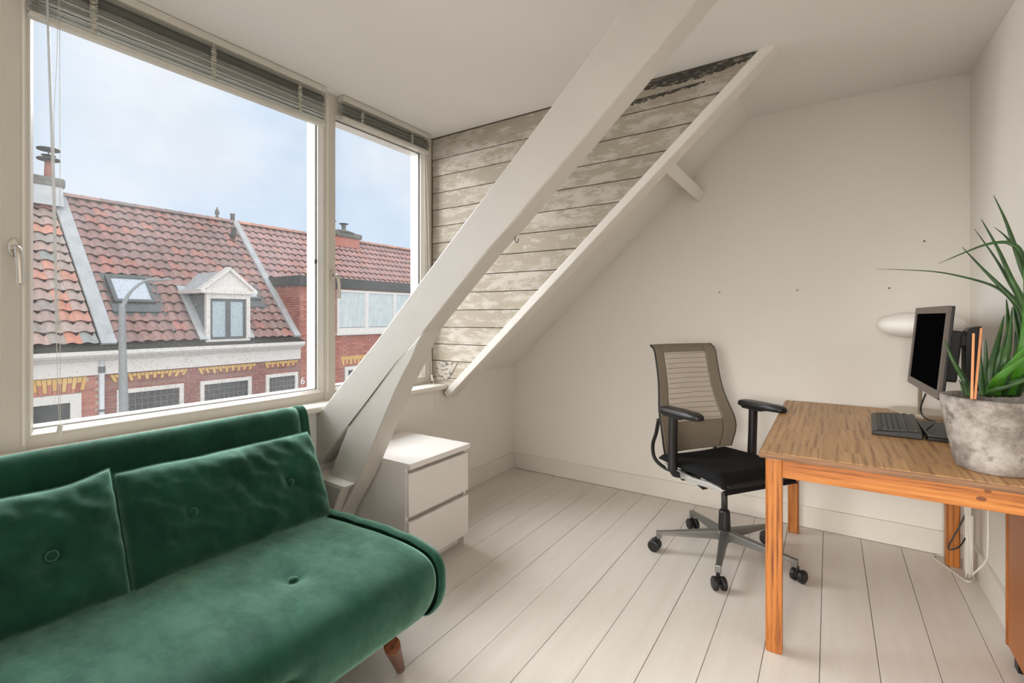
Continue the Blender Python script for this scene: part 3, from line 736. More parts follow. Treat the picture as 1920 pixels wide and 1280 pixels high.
# ------------------------------------------------------------------ keyboard
kb = thing('keyboard', 'black computer keyboard lying on the desk in front of the monitor', 'keyboard', (.245, 2.755, .74), math.radians(-3))
KW, KL = .165, .47
top = lambda x: .016 + .010 * (x / KW + .5)
M_ = None
body = MB().prism([(-KW / 2, .001), (-KW / 2, .014), (-KW / 2 + .012, .019), (KW / 2 - .006, .030), (KW / 2, .027), (KW / 2, .001)], 'y', -KL / 2, KL / 2).build('body', m_black, kb, bevel=.004, seg=2)
m_key = plain('keycap', rgb(44, 45, 44), .5, var=.08)
key0 = None
rows = [(-.056, 8), (-.037, 21), (-.018, 21), (.001, 21), (.020, 21), (.046, 19), ]
ang = math.atan2(.011, KW - .018)
for ri, (kx, cnt) in enumerate(rows):
    pitch = (KL - .03) / cnt
    for c_ in range(cnt):
        y = -KL / 2 + .015 + pitch * (c_ + .5)
        if key0 is None:
            k_ = MB(); k_.add([(-.0085, -.5, 0), (.0085, -.5, 0), (.0085, .5, 0), (-.0085, .5, 0), (-.0072, -.44, .005), (.0072, -.44, .005), (.0072, .44, .005), (-.0072, .44, .005)],
                              [(4, 5, 6, 7), (0, 1, 5, 4), (1, 2, 6, 5), (2, 3, 7, 6), (3, 0, 4, 7)])
            key0 = k_.build('key', m_key, kb); kk = key0
        else: kk = inst(key0, kb)
        kk.location = (kx, y, .0245 + (kx) * math.tan(ang)); kk.rotation_euler = (0, -ang, 0); kk.scale = (1, pitch * .9, 1)
MB().lathe([(0, 0), (.004, 0), (.004, .001), (0, .001)], 10, Matrix.Translation((.062, -.20, .0285))).build('status_light', m_chrome, kb)
# laptop
lp_ = thing('laptop', 'closed dark grey laptop beneath the monitor, partly hidden by the concrete pot', 'laptop', (.388, 2.68, .74))
MB().box(-.058, .058, -.165, .165, .002, .016).build('base', m_black, lp_, bevel=.003)
MB().box(-.058, .058, -.165, .165, .017, .026).build('lid', plain('grey_lid', rgb(72, 72, 70), .45, var=.05), lp_, bevel=.003)

# ------------------------------------------------------------------ monitor
mo = thing('computer_monitor', 'black computer monitor with a taupe bezel seen from the side on the desk', 'monitor', (.330, 2.675, .74), math.radians(2.4))
MY, MZ0, MZ1, tilt = .298, .184, .536, .032
def mx(z): return (z - MZ0) / (MZ1 - MZ0) * tilt
m_bezel = plain('taupe_bezel', rgb(98, 88, 80), .45, var=.04)
Mt = Matrix.Translation((0, 0, MZ0)) @ Matrix.Rotation(math.atan2(tilt, MZ1 - MZ0), 4, 'Y')
HH = math.hypot(tilt, MZ1 - MZ0)
MB().box(.006, .016, -MY, MY, 0, HH, Mt).build('housing', m_black, mo, bevel=.003)
ringm = MB()
bz = .028
for a in ((-MY, MY, 0, bz + .004), (-MY, MY, HH - bz, HH), (-MY, -MY + bz, bz, HH - bz), (MY - bz, MY, bz, HH - bz)):
    ringm.box(-.004, .0065, a[0], a[1], a[2], a[3], Mt)
ringm.build('bezel', m_bezel, mo, bevel=.001)
MB().box(.001, .0055, -MY + bz, MY - bz, bz, HH - bz, Mt).build('screen', m_black_g, mo)
MB().box(.016, .088, -.10, .15, .055, .262, Mt).build('rear_box', m_black, mo, bevel=.008, seg=3)
MB().box(.10, .15, -.05, .01, .37, .425).build('arm', m_black, mo, bevel=.01, seg=3)
col_pts = [(.128, .0), (.128, .40), (.132, .436), (.144, .450), (.176, .458), (.176, .0)]
MB().prism(col_pts, 'y', -.055, .012).build('column', m_black, mo, bevel=.004)
MB().box(.122, .205, -.16, .12, .0, .008).build('foot', m_black, mo, bevel=.003)
# monitor cable
cb = thing('monitor_cable', 'black cable hanging from the monitor down to the laptop on the desk', 'cable', (.345, 2.74, .74))
pc = [at(1736, 738, 2.19), at(1730, 752, 2.18), at(1726, 768, 2.16), at(1731, 780, 2.14), at(1742, 787, 2.12), at(1753, 789, 2.06), at(1748, 797, 2.0), at(1737, 806, 1.99), at(1734, 814, 1.985)]
MB().tube([p - cb.location for p in smooth_path(pc, 6)], .0032, 8).build('wire', m_black, cb, smooth=True)
pc = [at(1734, 815, 1.985), at(1739, 822, 1.95), at(1752, 825.5, 1.93), at(1766, 822, 1.94), at(1778, 818, 1.96)]
pl = []
for p in smooth_path(pc, 5): p.z = max(p.z, .7435); pl.append(p - cb.location)
MB().tube(pl, .003, 8).build('wire', m_black, cb, smooth=True)

# ------------------------------------------------------------------ mushroom lamp
lm = thing('table_lamp', 'white mushroom-shaped table lamp on a steel disc foot behind the monitor', 'lamp', (.382, 3.15, .74))
MB().lathe([(0, 0), (.120, 0), (.122, .002), (.122, .021), (.119, .023), (0, .023)], 48).build('foot', m_brushed, lm, smooth=False, bevel=.001)
MB().tube([(0, 0, .018), (0, 0, .40)], .0085, 16).build('pole', m_brushed, lm, smooth=True)
sh = [(.006, -.066)] + [(.172 * math.cos(a) ** .8 if math.cos(a) > 0 else 0, .066 * math.sin(a)) for a in [(-1.45 + 2.9 * k / 24) for k in range(25)]] + [(0, .066)]
MB().lathe(sh, 48, Matrix.Translation((0, 0, .452))).build('shade', m_opal, lm, smooth=True)

# ------------------------------------------------------------------ plant pot
pt = thing('potted_plant', 'spear-leaved green plant in a weathered grey concrete pot on the desk', 'plant', (.448, 2.165, .74))
pr = [(0, 0), (.085, 0), (.093, .004), (.101, .03), (.113, .09), (.124, .15), (.132, .205), (.135, .226), (.134, .234), (.128, .236), (.122, .230), (.118, .20), (.112, .185)]
MB().lathe(pr, 56).build('pot', m_conc, pt, smooth=True)
MB().lathe([(0, .196), (.06, .198), (.1155, .192)], 40).build('soil', m_soil, pt, smooth=True)
base = Vector((.448, 2.165, .93))
def leaf(pts, w, mat=m_leaf, name='leaf', dz=None):
    P = [at(x, y, d) for x, y, d in pts]
    S = smooth_path(P, 6); n = len(S)
    rad = [max(.0008, 1.22 * w * min(1, (n - 1 - i) / (n * .60)) ** .6 * (.75 + .25 * math.sin(PI * i / n))) for i in range(n)]
    MB().tube([p - pt.location for p in S], rad, 8, flat=.55).build(name, mat, pt, smooth=True)
D0 = 1.56
bs_ = lambda dx, dy=0: (1862 + dx, 742 + dy, D0 + .0)
leaf([bs_(35), (1905, 690, 1.55), (1916, 640, 1.53), (1914, 598, 1.53), (1900, 566, 1.55), (1865, 537, 1.60), (1802, 518, 1.68), (1740, 508, 1.76), (1642, 504, 1.86)], .0085)
leaf([bs_(40), (1922, 690, 1.50), (1928, 630, 1.49), (1918, 583, 1.50), (1902, 563, 1.51), (1874, 535, 1.53), (1843, 504, 1.56), (1804, 463, 1.60)], .0085)
leaf([bs_(42), (1925, 680, 1.53), (1926, 610, 1.53), (1909, 556, 1.54), (1893, 529, 1.55), (1865, 482, 1.57), (1827, 429, 1.6)], .0085)
leaf([bs_(44), (1930, 680, 1.47), (1930, 600, 1.47), (1915, 560, 1.48), (1896, 522, 1.49), (1871, 466, 1.52), (1840, 411, 1.55)], .0085)
leaf([bs_(46), (1935, 680, 1.51), (1938, 590, 1.5), (1928, 530, 1.5), (1915, 497, 1.51), (1899, 451, 1.52), (1884, 410, 1.53), (1863, 366, 1.55)], .010)
leaf([bs_(44), (1938, 650, 1.55), (1936, 560, 1.55), (1918, 487, 1.55), (1893, 452, 1.56), (1880, 438, 1.57), (1863, 425, 1.58)], .006)
leaf([bs_(46), (1940, 640, 1.49), (1938, 540, 1.48), (1915, 474, 1.48), (1896, 457, 1.49), (1874, 454, 1.51), (1843, 460, 1.54), (1802, 476, 1.58), (1760, 494, 1.62)], .006)
leaf([bs_(-6), (1859, 691, 1.57), (1871, 641, 1.58), (1883, 591, 1.6)], .0085)
leaf([bs_(-10), (1849, 697, 1.6), (1848, 637, 1.61)], .0075)
leaf([bs_(-20), (1839, 700, 1.58), (1838, 658, 1.58)], .007)
leaf([bs_(-46), (1812, 719, 1.62), (1787, 676, 1.64), (1771, 637, 1.66)], .0075)
leaf([bs_(-54), (1803, 722, 1.60), (1798, 712, 1.61)], .003)
leaf([bs_(4), (1874, 680, 1.54), (1888, 640, 1.54), (1890, 600, 1.55), (1887, 560, 1.57)], .0085)
leaf([bs_(12), (1882, 690, 1.50), (1892, 640, 1.5), (1898, 576, 1.51)], .0085)
leaf([bs_(6), (1880, 706, 1.48), (1905, 672, 1.44), (1940, 636, 1.40)], .010, m_leaf2)
leaf([bs_(-8), (1868, 714, 1.46), (1895, 690, 1.42), (1945, 655, 1.37)], .011, m_leaf2)
leaf([bs_(20), (1890, 722, 1.50), (1915, 712, 1.48), (1950, 700, 1.46)], .009)
leaf([bs_(-12), (1862, 732, 1.46), (1890, 724, 1.43), (1925, 712, 1.40), (1950, 706, 1.38)], .0075)
leaf([bs_(30), (1915, 680, 1.46), (1925, 620, 1.44), (1926, 560, 1.43), (1920, 500, 1.44)], .0125, m_leaf2)
leaf([bs_(24), (1905, 690, 1.53), (1912, 650, 1.53), (1905, 600, 1.54), (1899, 560, 1.56)], .0085)
leaf([bs_(34), (1912, 668, 1.50), (1932, 618, 1.48), (1936, 570, 1.48), (1930, 520, 1.49)], .0115, m_leaf2)
leaf([bs_(16), (1896, 700, 1.56), (1905, 660, 1.57), (1903, 620, 1.58)], .008)
for lab, pts in (('thin upright orange plant stick in the pot, left one of the two', ((1822, 748), (1825.5, 625))), ('thin leaning orange plant stick in the pot, right one of the two', ((1828, 748), (1840, 615)))):
    a_, b_ = at(*pts[0], 1.50), at(*pts[1], 1.52)
    st = MB().tube([(0, 0, 0), tuple(b_ - a_)], [.0035, .0033], 8).build('plant_stick', m_stick, None, smooth=False); st.location = a_
    tag(st, lab, 'stick', 'orange plant sticks')

m_bracket = plain('pale_bracket', rgb(186, 184, 180), .4, metal=.3, var=.03)
# ------------------------------------------------------------------ office chair
ch = thing('office_chair', 'black swivel office chair with taupe mesh back at the desk', 'office chair', (-.45, 2.68, 0), math.radians(-35))
hub = MB().lathe([(0, .085), (.034, .085), (.042, .10), (.042, .132), (.030, .140), (0, .140)], 24).build('base_hub', m_alu, ch, smooth=False, bevel=.002)
arm0 = MB(); arm0.add([(.028, -.022, .094), (.028, .022, .094), (.028, .020, .138), (.028, -.020, .138), (.325, -.014, .090), (.325, .014, .090), (.325, .011, .106), (.325, -.011, .106)],
                      [(0, 3, 2, 1), (4, 5, 6, 7), (0, 1, 5, 4), (1, 2, 6, 5), (2, 3, 7, 6), (3, 0, 4, 7)])
arm0.box(.312, .338, -.013, .013, .070, .106)
arm_o = None; cas_o = None
for a in (-50, -122, 22, 166, 94):
    r = math.radians(a)
    if arm_o is None: arm_o = arm0.build('base_arm', m_alu, ch, bevel=.003); q_ = arm_o
    else: q_ = inst(arm_o, ch)
    q_.rotation_euler = (0, 0, r)
    cas = MB().tube([(0, 0, .03), (0, 0, .075)], .009, 10); cas.box(-.012, .016, -.006, .006, .026, .056)
    c_ = cas.build('caster', m_black, ch, smooth=False) if cas_o is None else inst(cas_o, ch)
    c_.location = (.335 * math.cos(r), .335 * math.sin(r), 0); c_.rotation_euler = (0, 0, math.radians(a * 1.7 + 60))
    for sgn in (-1, 1):
        if cas_o is None:
            wh = MB().lathe([(0, -.0125), (.022, -.0125), (.0295, -.008), (.0305, 0), (.0295, .008), (.022, .0125), (0, .0125)], 22, Matrix.Translation((.012, sgn * .0185, .0305)) @ Matrix.Rotation(PI / 2, 4, 'X')).build('wheel', m_black, c_, smooth=False, bevel=.001)
            if sgn == -1: whl = wh
            else: whr = wh; cas_o = c_
        else:
            inst(whl if sgn == -1 else whr, c_)
MB().tube([(0, 0, .13), (0, 0, .155), (0, 0, .232), (0, 0, .240)], [.028, .030, .027, .023], 20).build('column_sleeve', m_black, ch, smooth=False)
MB().tube([(0, 0, .235), (0, 0, .40)], .0155, 18).build('gas_column', m_dalu, ch, smooth=True)
mech = MB(); mech.prism([(-.17, .425), (-.10, .395), (.03, .385), (.15, .412), (.22, .428), (.22, .44), (-.17, .452)], 'y', -.075, .075)
mech.build('mechanism', m_dalu, ch, bevel=.006)
for s in (-1, 1):
    MB().prism([(-.19, .452), (-.16, .428), (.0, .412), (.21, .432), (.225, .445), (.12, .452), (.02, .440), (-.08, .448)], 'y', s * .222 - .010, s * .222 + .010).build('seat_bracket', m_bracket, ch, bevel=.003)
    MB().box(-.04, -.01, min(s * .05, s * .185), max(s * .05, s * .185), .418, .434).build('cross_bar', m_dalu, ch, bevel=.003)
for i, (x, z, r) in enumerate(((-.085, .428, .017), (-.052, .424, .021))):
    MB().tube([(x, -.197, z), (x, -.228, z)], r, 18).build('adjust_knob', m_black, ch, bevel=.002)
    MB().tube([(x, -.228, z), (x, -.230, z)], r * .55, 14).build('knob_cap', m_cable_w, ch)
MB().prism([(.0, .43), (.07, .405), (.085, .40), (.08, .42), (.03, .44)], 'y', -.225, -.19).build('lever', m_black, ch, bevel=.003)
# seat
def seat_top(u, v):
    a = u * 2 - 1; b = v                                   # a across, b back->front
    w = .245 * (.94 + .06 * math.sin(PI * min(1, b * 1.1))); x = -.235 + .475 * b; z = .495 - .006 * math.cos(PI * b) + .010 * (a * a)
    if b > .84: k = (b - .84) / .16; z -= .072 * k ** 2.0; x -= .008 * k
    e = max(0, abs(a) - .86) / .14; z -= .022 * e ** 2
    if b < .08: z -= .014 * ((.08 - b) / .08) ** 2
    return Vector((x, a * w, z))
st = MB().grid(seat_top, 40, 40)
def seat_bot(u, v):
    P = seat_top(u, v); P.z = (.468 if v < .9 else .468 - .045 * (v - .9) / .1); return P
st.grid(seat_bot, 40, 40)
n_ = 41
def rim(nu, nv, o1, o2):
    f = []
    for i in range(nu):
        f.append((o1 + i, o1 + i + 1, o2 + i + 1, o2 + i)); a = nv * (nu + 1); f.append((o1 + a + i, o1 + a + i + 1, o2 + a + i + 1, o2 + a + i))
    for j in range(nv):
        a, b = j * (nu + 1), (j + 1) * (nu + 1); f.append((o1 + a, o1 + b, o2 + b, o2 + a)); f.append((o1 + a + nu, o1 + b + nu, o2 + b + nu, o2 + a + nu))
    return f
st.f += rim(40, 40, 0, 41 * 41)
st.build('seat', m_blackfab, ch, smooth=True).modifiers.new('es', 'EDGE_SPLIT').split_angle = math.radians(55)
MB().prism([(-.22, .466), (-.20, .452), (.02, .448), (.20, .440), (.226, .440), (.228, .462), (.10, .468)], 'y', -.208, .208).build('seat_pan', m_black, ch, bevel=.006)
# back
def bx_(z): 
    t = (z - .50) / .575
    return -.205 + .030 * math.exp(-((z - .63) / .10) ** 2) - .105 * max(0, t) ** 1.25
def bw(z):
    t = (z - .50) / .575
    return .205 + .048 * math.exp(-((z - .64) / .16) ** 2) - .0 * t + .008 * t
def backp(s, z, off=0):
    w = bw(z); curve = .028 * (s * s)
    x = bx_(z) + curve * .9 - off
    if z > 1.04: x -= .030 * ((z - 1.04) / .035) ** 2
    return Vector((x, s * w, z))
def rr(u0, u1, z0, z1, name, mat, nu=24, nv=40, th=.004, corner=0):
    def f1(u, v):
        s = u0 + (u1 - u0) * u; z = z0 + (z1 - z0) * v; return backp(s, z)
    def f2(u, v):
        s = u0 + (u1 - u0) * u; z = z0 + (z1 - z0) * v; return backp(s, z, th)
    mb = MB().grid(f1, nu, nv); o2 = len(mb.v); mb.grid(f2, nu, nv); mb.f += rim(nu, nv, 0, o2)
    return mb
def mat_mesh(name, c, alpha, sc):
    m, t, bs, N, L = new_mat(name)
    v = coords(t, (1, 1, 1), rnd=False); ck = t.nodes.new('ShaderNodeTexChecker'); ck.inputs['Scale'].default_value = sc
    L(v, ck.inputs['Vector']); ck.inputs['Color1'].default_value = c; ck.inputs['Color2'].default_value = tuple(a * .8 for a in c[:3]) + (1,)
    L(ck.outputs['Color'], bs.inputs['Base Color']); bs.inputs['Roughness'].default_value = .7; bs.inputs['Alpha'].default_value = alpha
    return m
m_mesh = mat_mesh('taupe_mesh', rgb(142, 131, 115), 1.0, 300)
m_mesh_i = mat_mesh('sheer_mesh', rgb(222, 208, 192), .5, 300)
Z0, Z1, ZI0, ZI1 = .505, 1.075, .662, 1.035
SI = .70
bb = MB()
for args in ((-1, -SI, Z0, Z1, 8, 60), (SI, 1, Z0, Z1, 8, 60), (-SI, SI, Z0, ZI0, 24, 20), (-SI, SI, ZI1, Z1, 24, 8)):
    p_ = rr(args[0], args[1], args[2], args[3], '', None, args[4], args[5], .006); bb.add(p_.v, p_.f)
bb.build('mesh_border', m_mesh, ch, smooth=True)
rr(-SI, SI, ZI0, ZI1, '', None, 24, 40, .002).build('mesh_panel', m_mesh_i, ch, smooth=True)
st0 = MB()
for k in range(14):
    z = ZI0 + .012 + (ZI1 - ZI0 - .02) * k / 13.0
    st0.tube([backp(-SI + 2 * SI * j / 16, z, -.001) for j in range(17)], .0011, 4)
o = st0.build('mesh_stripes', m_mesh, ch); o['kind'] = 'stuff'
for s in (-1, 1):
    MB().tube([backp(s, Z0 + (Z1 - Z0) * j / 30, .006) + Vector((0, s * .002, 0)) for j in range(31)], .0055, 8).build('back_frame', m_black, ch, smooth=True)
    # support arm from the mechanism to the back
    path = smooth_path([(-.13, s * .10, .418), (-.20, s * .175, .405), (-.275, s * .215, .445), (-.292, s * .222, .52), (-.255, s * .228, .60), (-.225, s * .236, .68)], 6)
    MB().tube(path, .012, 10, flat=.8).build('back_support', m_black, ch, smooth=True)
MB().tube([backp(-1 + 2 * j / 20, Z1, .004) for j in range(21)], .0045, 8).build('top_rail', m_mesh, ch, smooth=True)
# armrests
for s in (-1, 1):
    ar = MB(); cx = -.065
    ar.tube([(cx + .0, s * .272, .735), (cx - .004, s * .272, .60), (cx - .008, s * .270, .455)], [.026, .0255, .027], 14, flat=.78)
    ar.prism([(cx - .05, .728), (cx + .07, .728), (cx + .085, .742), (cx - .065, .742)], 'y', s * .272 - .028, s * .272 + .028)
    a_ = ar.build('armrest', m_black, ch, bevel=.003)
    def padf(u, v, s=s):
        w = 2 * PI * u; ex = lambda c: math.copysign(abs(c) ** .55, c)
        k = [(0, 0, .0), (.0, .96, .0), (.004, 1, 0), (.014, 1.0, 0), (.024, .97, 0), (.029, .90, 0), (.030, 0, 0)][int(round(v * 6))]
        return Vector((cx + .055 + .140 * k[1] * ex(math.cos(w)), s * .272 + .043 * k[1] * ex(math.sin(w)) * (1 - .15 * math.cos(w)), .742 + k[0] + .016 * (.5 - .5 * math.cos(w)) * 0 + .006 * math.cos(w) * 0))
    MB().grid(padf, 40, 6).build('arm_pad', m_black, a_, smooth=True, merge=.0002).modifiers.new('es', 'EDGE_SPLIT').split_angle = math.radians(50)
    MB().tube(smooth_path([(cx - .008, s * .270, .46), (cx - .012, s * .25, .432), (cx - .01, s * .18, .420), (cx, s * .07, .418)], 5), .017, 10).build('arm_bracket', m_black, ch, smooth=True)

# ------------------------------------------------------------------ cables and sockets behind the desk
ps = thing('power_strip', 'white power strip with plugs hanging beside the rear right desk leg', 'power strip', (.555, 3.10, 0))
def q(px, py, y): return on(px, py, 'y', y) - ps.location
MB().box(-.018, .012, -.02, .02, .02, .30).build('strip', m_cable_w, ps, bevel=.004)
MB().prism([(-.012, .40), (-.012, .47), (.03, .41), (.018, .395)], 'y', -.018, .016).build('plug', m_cable_w, ps, bevel=.004)
MB().box(-.02, .004, -.022, .012, .30, .365).build('plug', m_cable_w, ps, bevel=.005)
for dx in (0, .012):
    MB().tube(smooth_path([(-.008 + dx, -.01, .38), (-.014 + dx, -.028, .30), (-.010 + dx, -.032, .16), (-.016 + dx, -.03, .012)], 6), .0035, 8).build('lead', m_cable_w, ps, smooth=True)
bc = [on(1815, 938, 'y', 3.11), on(1815, 950, 'y', 3.11), on(1800, 985, 'y', 3.08), on(1778, 1026, 'y', 3.06), on(1795, 1027, 'y', 3.06), on(1808, 1012, 'y', 3.08), on(1814, 990, 'y', 3.10), on(1815, 972, 'y', 3.11)]
bcb = MB().tube([p - Vector((.5, 3.1, .4)) for p in smooth_path(bc, 6)], .0034, 8).build('power_cable', m_black, None, smooth=True); bcb.location = (.5, 3.1, .4)
tag(bcb, 'black cable looping down in front of the rear right desk leg', 'cable')
wc_pts = [on(1852, 945, 'x', .578), on(1852, 1030, 'x', .574)]
wc_pts += [on(1846, 1055, 'x', .570), Vector((.545, 2.97, .07)), on(1826, 1084, 'z', .005), on(1815, 1090, 'z', .005), on(1790, 1074, 'z', .005), on(1765, 1056, 'z', .005), on(1750, 1044, 'z', .005), on(1760, 1040, 'z', .005), on(1785, 1046, 'z', .005)]
wcb = MB().tube([p - Vector((.5, 3.0, 0)) for p in smooth_path(wc_pts, 6)], .004, 8).build('power_cable', m_cable_w, None, smooth=True); wcb.location = (.5, 3.0, 0)
tag(wcb, 'white cable running down the wall and looping on the floor under the desk', 'cable')

# old screw holes in the back wall, made as small raised dark dots
for lab, (px, py) in (('tiny dark screw hole in the back wall, lowest left, above the chair back', (1349, 548)), ('tiny dark screw hole in the bare middle of the back wall above the desk edge', (1495, 544)),
                      ('tiny dark screw hole in the back wall above the lamp shade', (1667, 540)), ('tiny dark screw hole in the back wall, the highest one, left of the leaves', (1733, 452))):
    P = on(px, py, 'y', YB)
    s_o = MB().lathe([(0, -.004), (.0042, -.004), (.0042, .003), (.003, .005), (0, .005)], 10, Matrix.Rotation(PI / 2, 4, 'X')).build('wall_hole', m_dalu if False else m_black, None); s_o.location = P
    tag(s_o, lab, 'screw', 'dark screw holes in the back wall')

# ------------------------------------------------------------------ street outside
XF, XRG = -12.0, -15.2
ZE, ZRG = .68, 4.08
SL = math.hypot(3.2, ZRG - ZE); SA = math.atan2(ZRG - ZE, 3.2)
up_s = Vector((-math.cos(SA), 0, math.sin(SA))); nr_s = Vector((math.sin(SA), 0, math.cos(SA)))
MB().box(-30, -2.6, -12, 40, -6.2, -6.0).build('street', m_street)['kind'] = 'structure'

GA, TWD = .29, .232
def tile_mesh():
    mb = MB(); n = 8; prof = []
    for i in range(n + 1):
        u = i / n; prof.append((u * .245, .021 * math.sin(2 * PI * (u - .02)) ))
    Lt = .33
    vs = [(y, 0, z) for y, z in prof] + [(y, Lt, z - .016) for y, z in prof] + [(y, .006, z - .013) for y, z in prof]
    fs = [(i, i + 1, n + 2 + i, n + 1 + i) for i in range(n)] + [(i + 2 * n + 2, i + 2 * n + 3, i + 1, i) for i in range(n)]
    return mb.add(vs, fs)
tile_src = None
def roof_tiles(house, y0, y1, rows, e0, colf, skip=None):
    """e0 = distance up the slope of the first tile's lower edge"""
    global tile_src
    ncol = int((y1 - y0) / TWD + .5); w = (y1 - y0) / ncol; cnt = 0; rest = MB()
    cells = [(r, c) for r in range(rows) for c in range(ncol)]
    cells.sort(key=lambda q_: (-q_[1], q_[0]) if y0 < 0 else q_)
    cells = [(r, c) for r, c in cells if not (skip and skip(y0 + w * (c + .5), e0 + GA * (r + .5)))]
    B = Matrix(((0, up_s.x, nr_s.x), (1, 0, 0), (0, up_s.z, nr_s.z))).to_4x4()
    for r, c in cells:
        P = Vector((XF, 0, ZE)) + up_s * (e0 + GA * r + random.uniform(-.005, .005)) + nr_s * .055; P.y = y0 + w * c
        M = Matrix.Translation(P - house.location) @ B @ Matrix.Rotation(-.10, 4, 'X')
        if cnt < 300:
            if tile_src is None:
                tile_src = tile_mesh().build('tile', m_tile, house, smooth=False, recalc=False); t_ = tile_src
            else:
                t_ = tile_src.copy(); COL.objects.link(t_); t_.parent = house
            t_.matrix_local = M; t_.color = colf(r, c); cnt += 1
        else:
            k = tile_mesh(); rest.add(k.v, k.f, M)
    if rest.v:
        o = rest.build('roof_tiles', m_tile, house, recalc=False); o['kind'] = 'stuff'; o.color = colf(3, 3)
def pick(*cols):
    def f(r, c):
        k = random.choice(cols); j = random.uniform(.9, 1.08); return (s2l(k[0]) * j, s2l(k[1]) * j, s2l(k[2]) * j, 1)
    return f
def slab_on_roof(y0, y1, s0, s1, h0, h1, loc_):
    P = lambda y, s, h: Vector((XF, y, ZE)) + up_s * s + nr_s * h - Vector(loc_)
    vs = [P(y0, s0, h0), P(y1, s0, h0), P(y1, s1, h0), P(y0, s1, h0), P(y0, s0, h1), P(y1, s0, h1), P(y1, s1, h1), P(y0, s1, h1)]
    return MB().add(vs, [(0, 3, 2, 1), (4, 5, 6, 7), (0, 1, 5, 4), (1, 2, 6, 5), (2, 3, 7, 6), (3, 0, 4, 7)])
def ridge(house, y0, y1, colf):
    n = int((y1 - y0) / .36 + .5); w = (y1 - y0) / n; src = None
    for k in range(n):
        if src is None:
            mb = MB()
            for sgn in (0,):
                prof = [(.13 * math.cos(a), .10 * math.sin(a)) for a in [PI * i / 8 for i in range(9)]]
                vs = [(x, 0, z) for x, z in prof] + [(x * .9, w + .03, z * .9) for x, z in prof]
                mb.add(vs, [(i, i + 1, i + 10, i + 9) for i in range(8)] + [tuple(range(9))])
            src = mb.build('ridge_tile', m_tile, house, recalc=True); o = src
        else: o = inst(src, house)
        o.location = Vector((XRG, y0 + w * k, ZRG + .01)) - house.location; o.color = colf(0, k)
def bricks(mb, o, u, v, n, ul, vl, skip=None, bl=.21, bh=.055, j=.012, d=.012):
    r = 0; z = 0
    while z + bh * .6 < vl:
        h = min(bh, vl - z); x = -(bl / 2 if r % 2 else 0)
        while x < ul:
            a, b = max(0, x), min(ul, x + bl)
            if b - a > .03 and not (skip and skip((a + b) / 2, z + h / 2)):
                P = lambda p, q_, k: tuple(Vector(o) + Vector(u) * p + Vector(v) * q_ + Vector(n) * k)
                dd = d + random.uniform(-.003, .003)
                mb.add([P(a, z, 0), P(b, z, 0), P(b, z + h, 0), P(a, z + h, 0), P(a, z, dd), P(b, z, dd), P(b, z + h, dd), P(a, z + h, dd)], [(4, 5, 6, 7), (0, 1, 5, 4), (1, 2, 6, 5), (2, 3, 7, 6), (3, 0, 4, 7)])
            x += bl + j
        z += bh + j; r += 1
    return mb
def arch(house, y0, y1, z0, z1, splay=.10, n=None, redm=None):
    """flat brick arch of splayed yellow bricks over red ones"""
    n = n or int((y1 - y0) / .074); yc = (y0 + y1) / 2
    hl = Vector(house.location)
    for k in range(n):
        a = y0 + (y1 - y0) * k / n; b = y0 + (y1 - y0) * (k + 1) / n - .010
        zm = z0 + (z1 - z0) * (.62 if k % 2 else (.12 if k % 4 == 0 else .22))
        sp = lambda y, z: yc + (y - yc) * (1 - splay * (z1 - z) / (z1 - z0))
        for lo, hi, m_, nm in ((zm + .004, z1, m_yellow, 'voussoir'), (z0, zm - .004, redm or m_brick, 'voussoir')):
            if hi - lo < .02: continue
            pts = [(sp(a, lo), lo), (sp(b, lo), lo), (sp(b, hi), hi), (sp(a, hi), hi)]
            MB().prism([(y - hl.y, z - hl.z) for y, z in pts], 'x', XF + .006 - hl.x, XF + .026 - hl.x).build(nm, m_, house)
def house_window(house, y0, y1, z0, z1, fw=.075, cols=0, rows=0, pm=None, xf=XF, deep=.05):
    hl = Vector(house.location); mb = MB()
    for a in ((y0, y1, z1 - fw, z1), (y0, y1, z0, z0 + fw), (y0, y0 + fw, z0 + fw, z1 - fw), (y1 - fw, y1, z0 + fw, z1 - fw)):
        mb.box(xf - .04 - hl.x, xf + deep - hl.x, a[0] - hl.y, a[1] - hl.y, a[2] - hl.z, a[3] - hl.z)
    f = mb.build('window', m_cornice, house)
    MB().box(xf + .002 - hl.x, xf + .012 - hl.x, y0 + fw - hl.y, y1 - fw - hl.y, z0 + fw - hl.z, z1 - fw - hl.z).build('pane', pm or m_pane_dark, f)
    if cols:
        g = MB()
        for k in range(1, cols):
            y = y0 + fw + (y1 - y0 - 2 * fw) * k / cols - hl.y; g.box(xf + .012 - hl.x, xf + .018 - hl.x, y - .005, y + .005, z0 + fw - hl.z, z1 - fw - hl.z)
        for k in range(1, rows):
            z = z0 + fw + (z1 - z0 - 2 * fw) * k / rows - hl.z; g.box(xf + .012 - hl.x, xf + .018 - hl.x, y0 + fw - hl.y, y1 - fw - hl.y, z - .005, z + .005)
        o = g.build('lead_grid', m_leadgrid, f); o['kind'] = 'stuff'
    return f
def sub_(mb, house):
    h = Vector(house.location); mb.v = [tuple(Vector(v) - h) for v in mb.v]; return mb
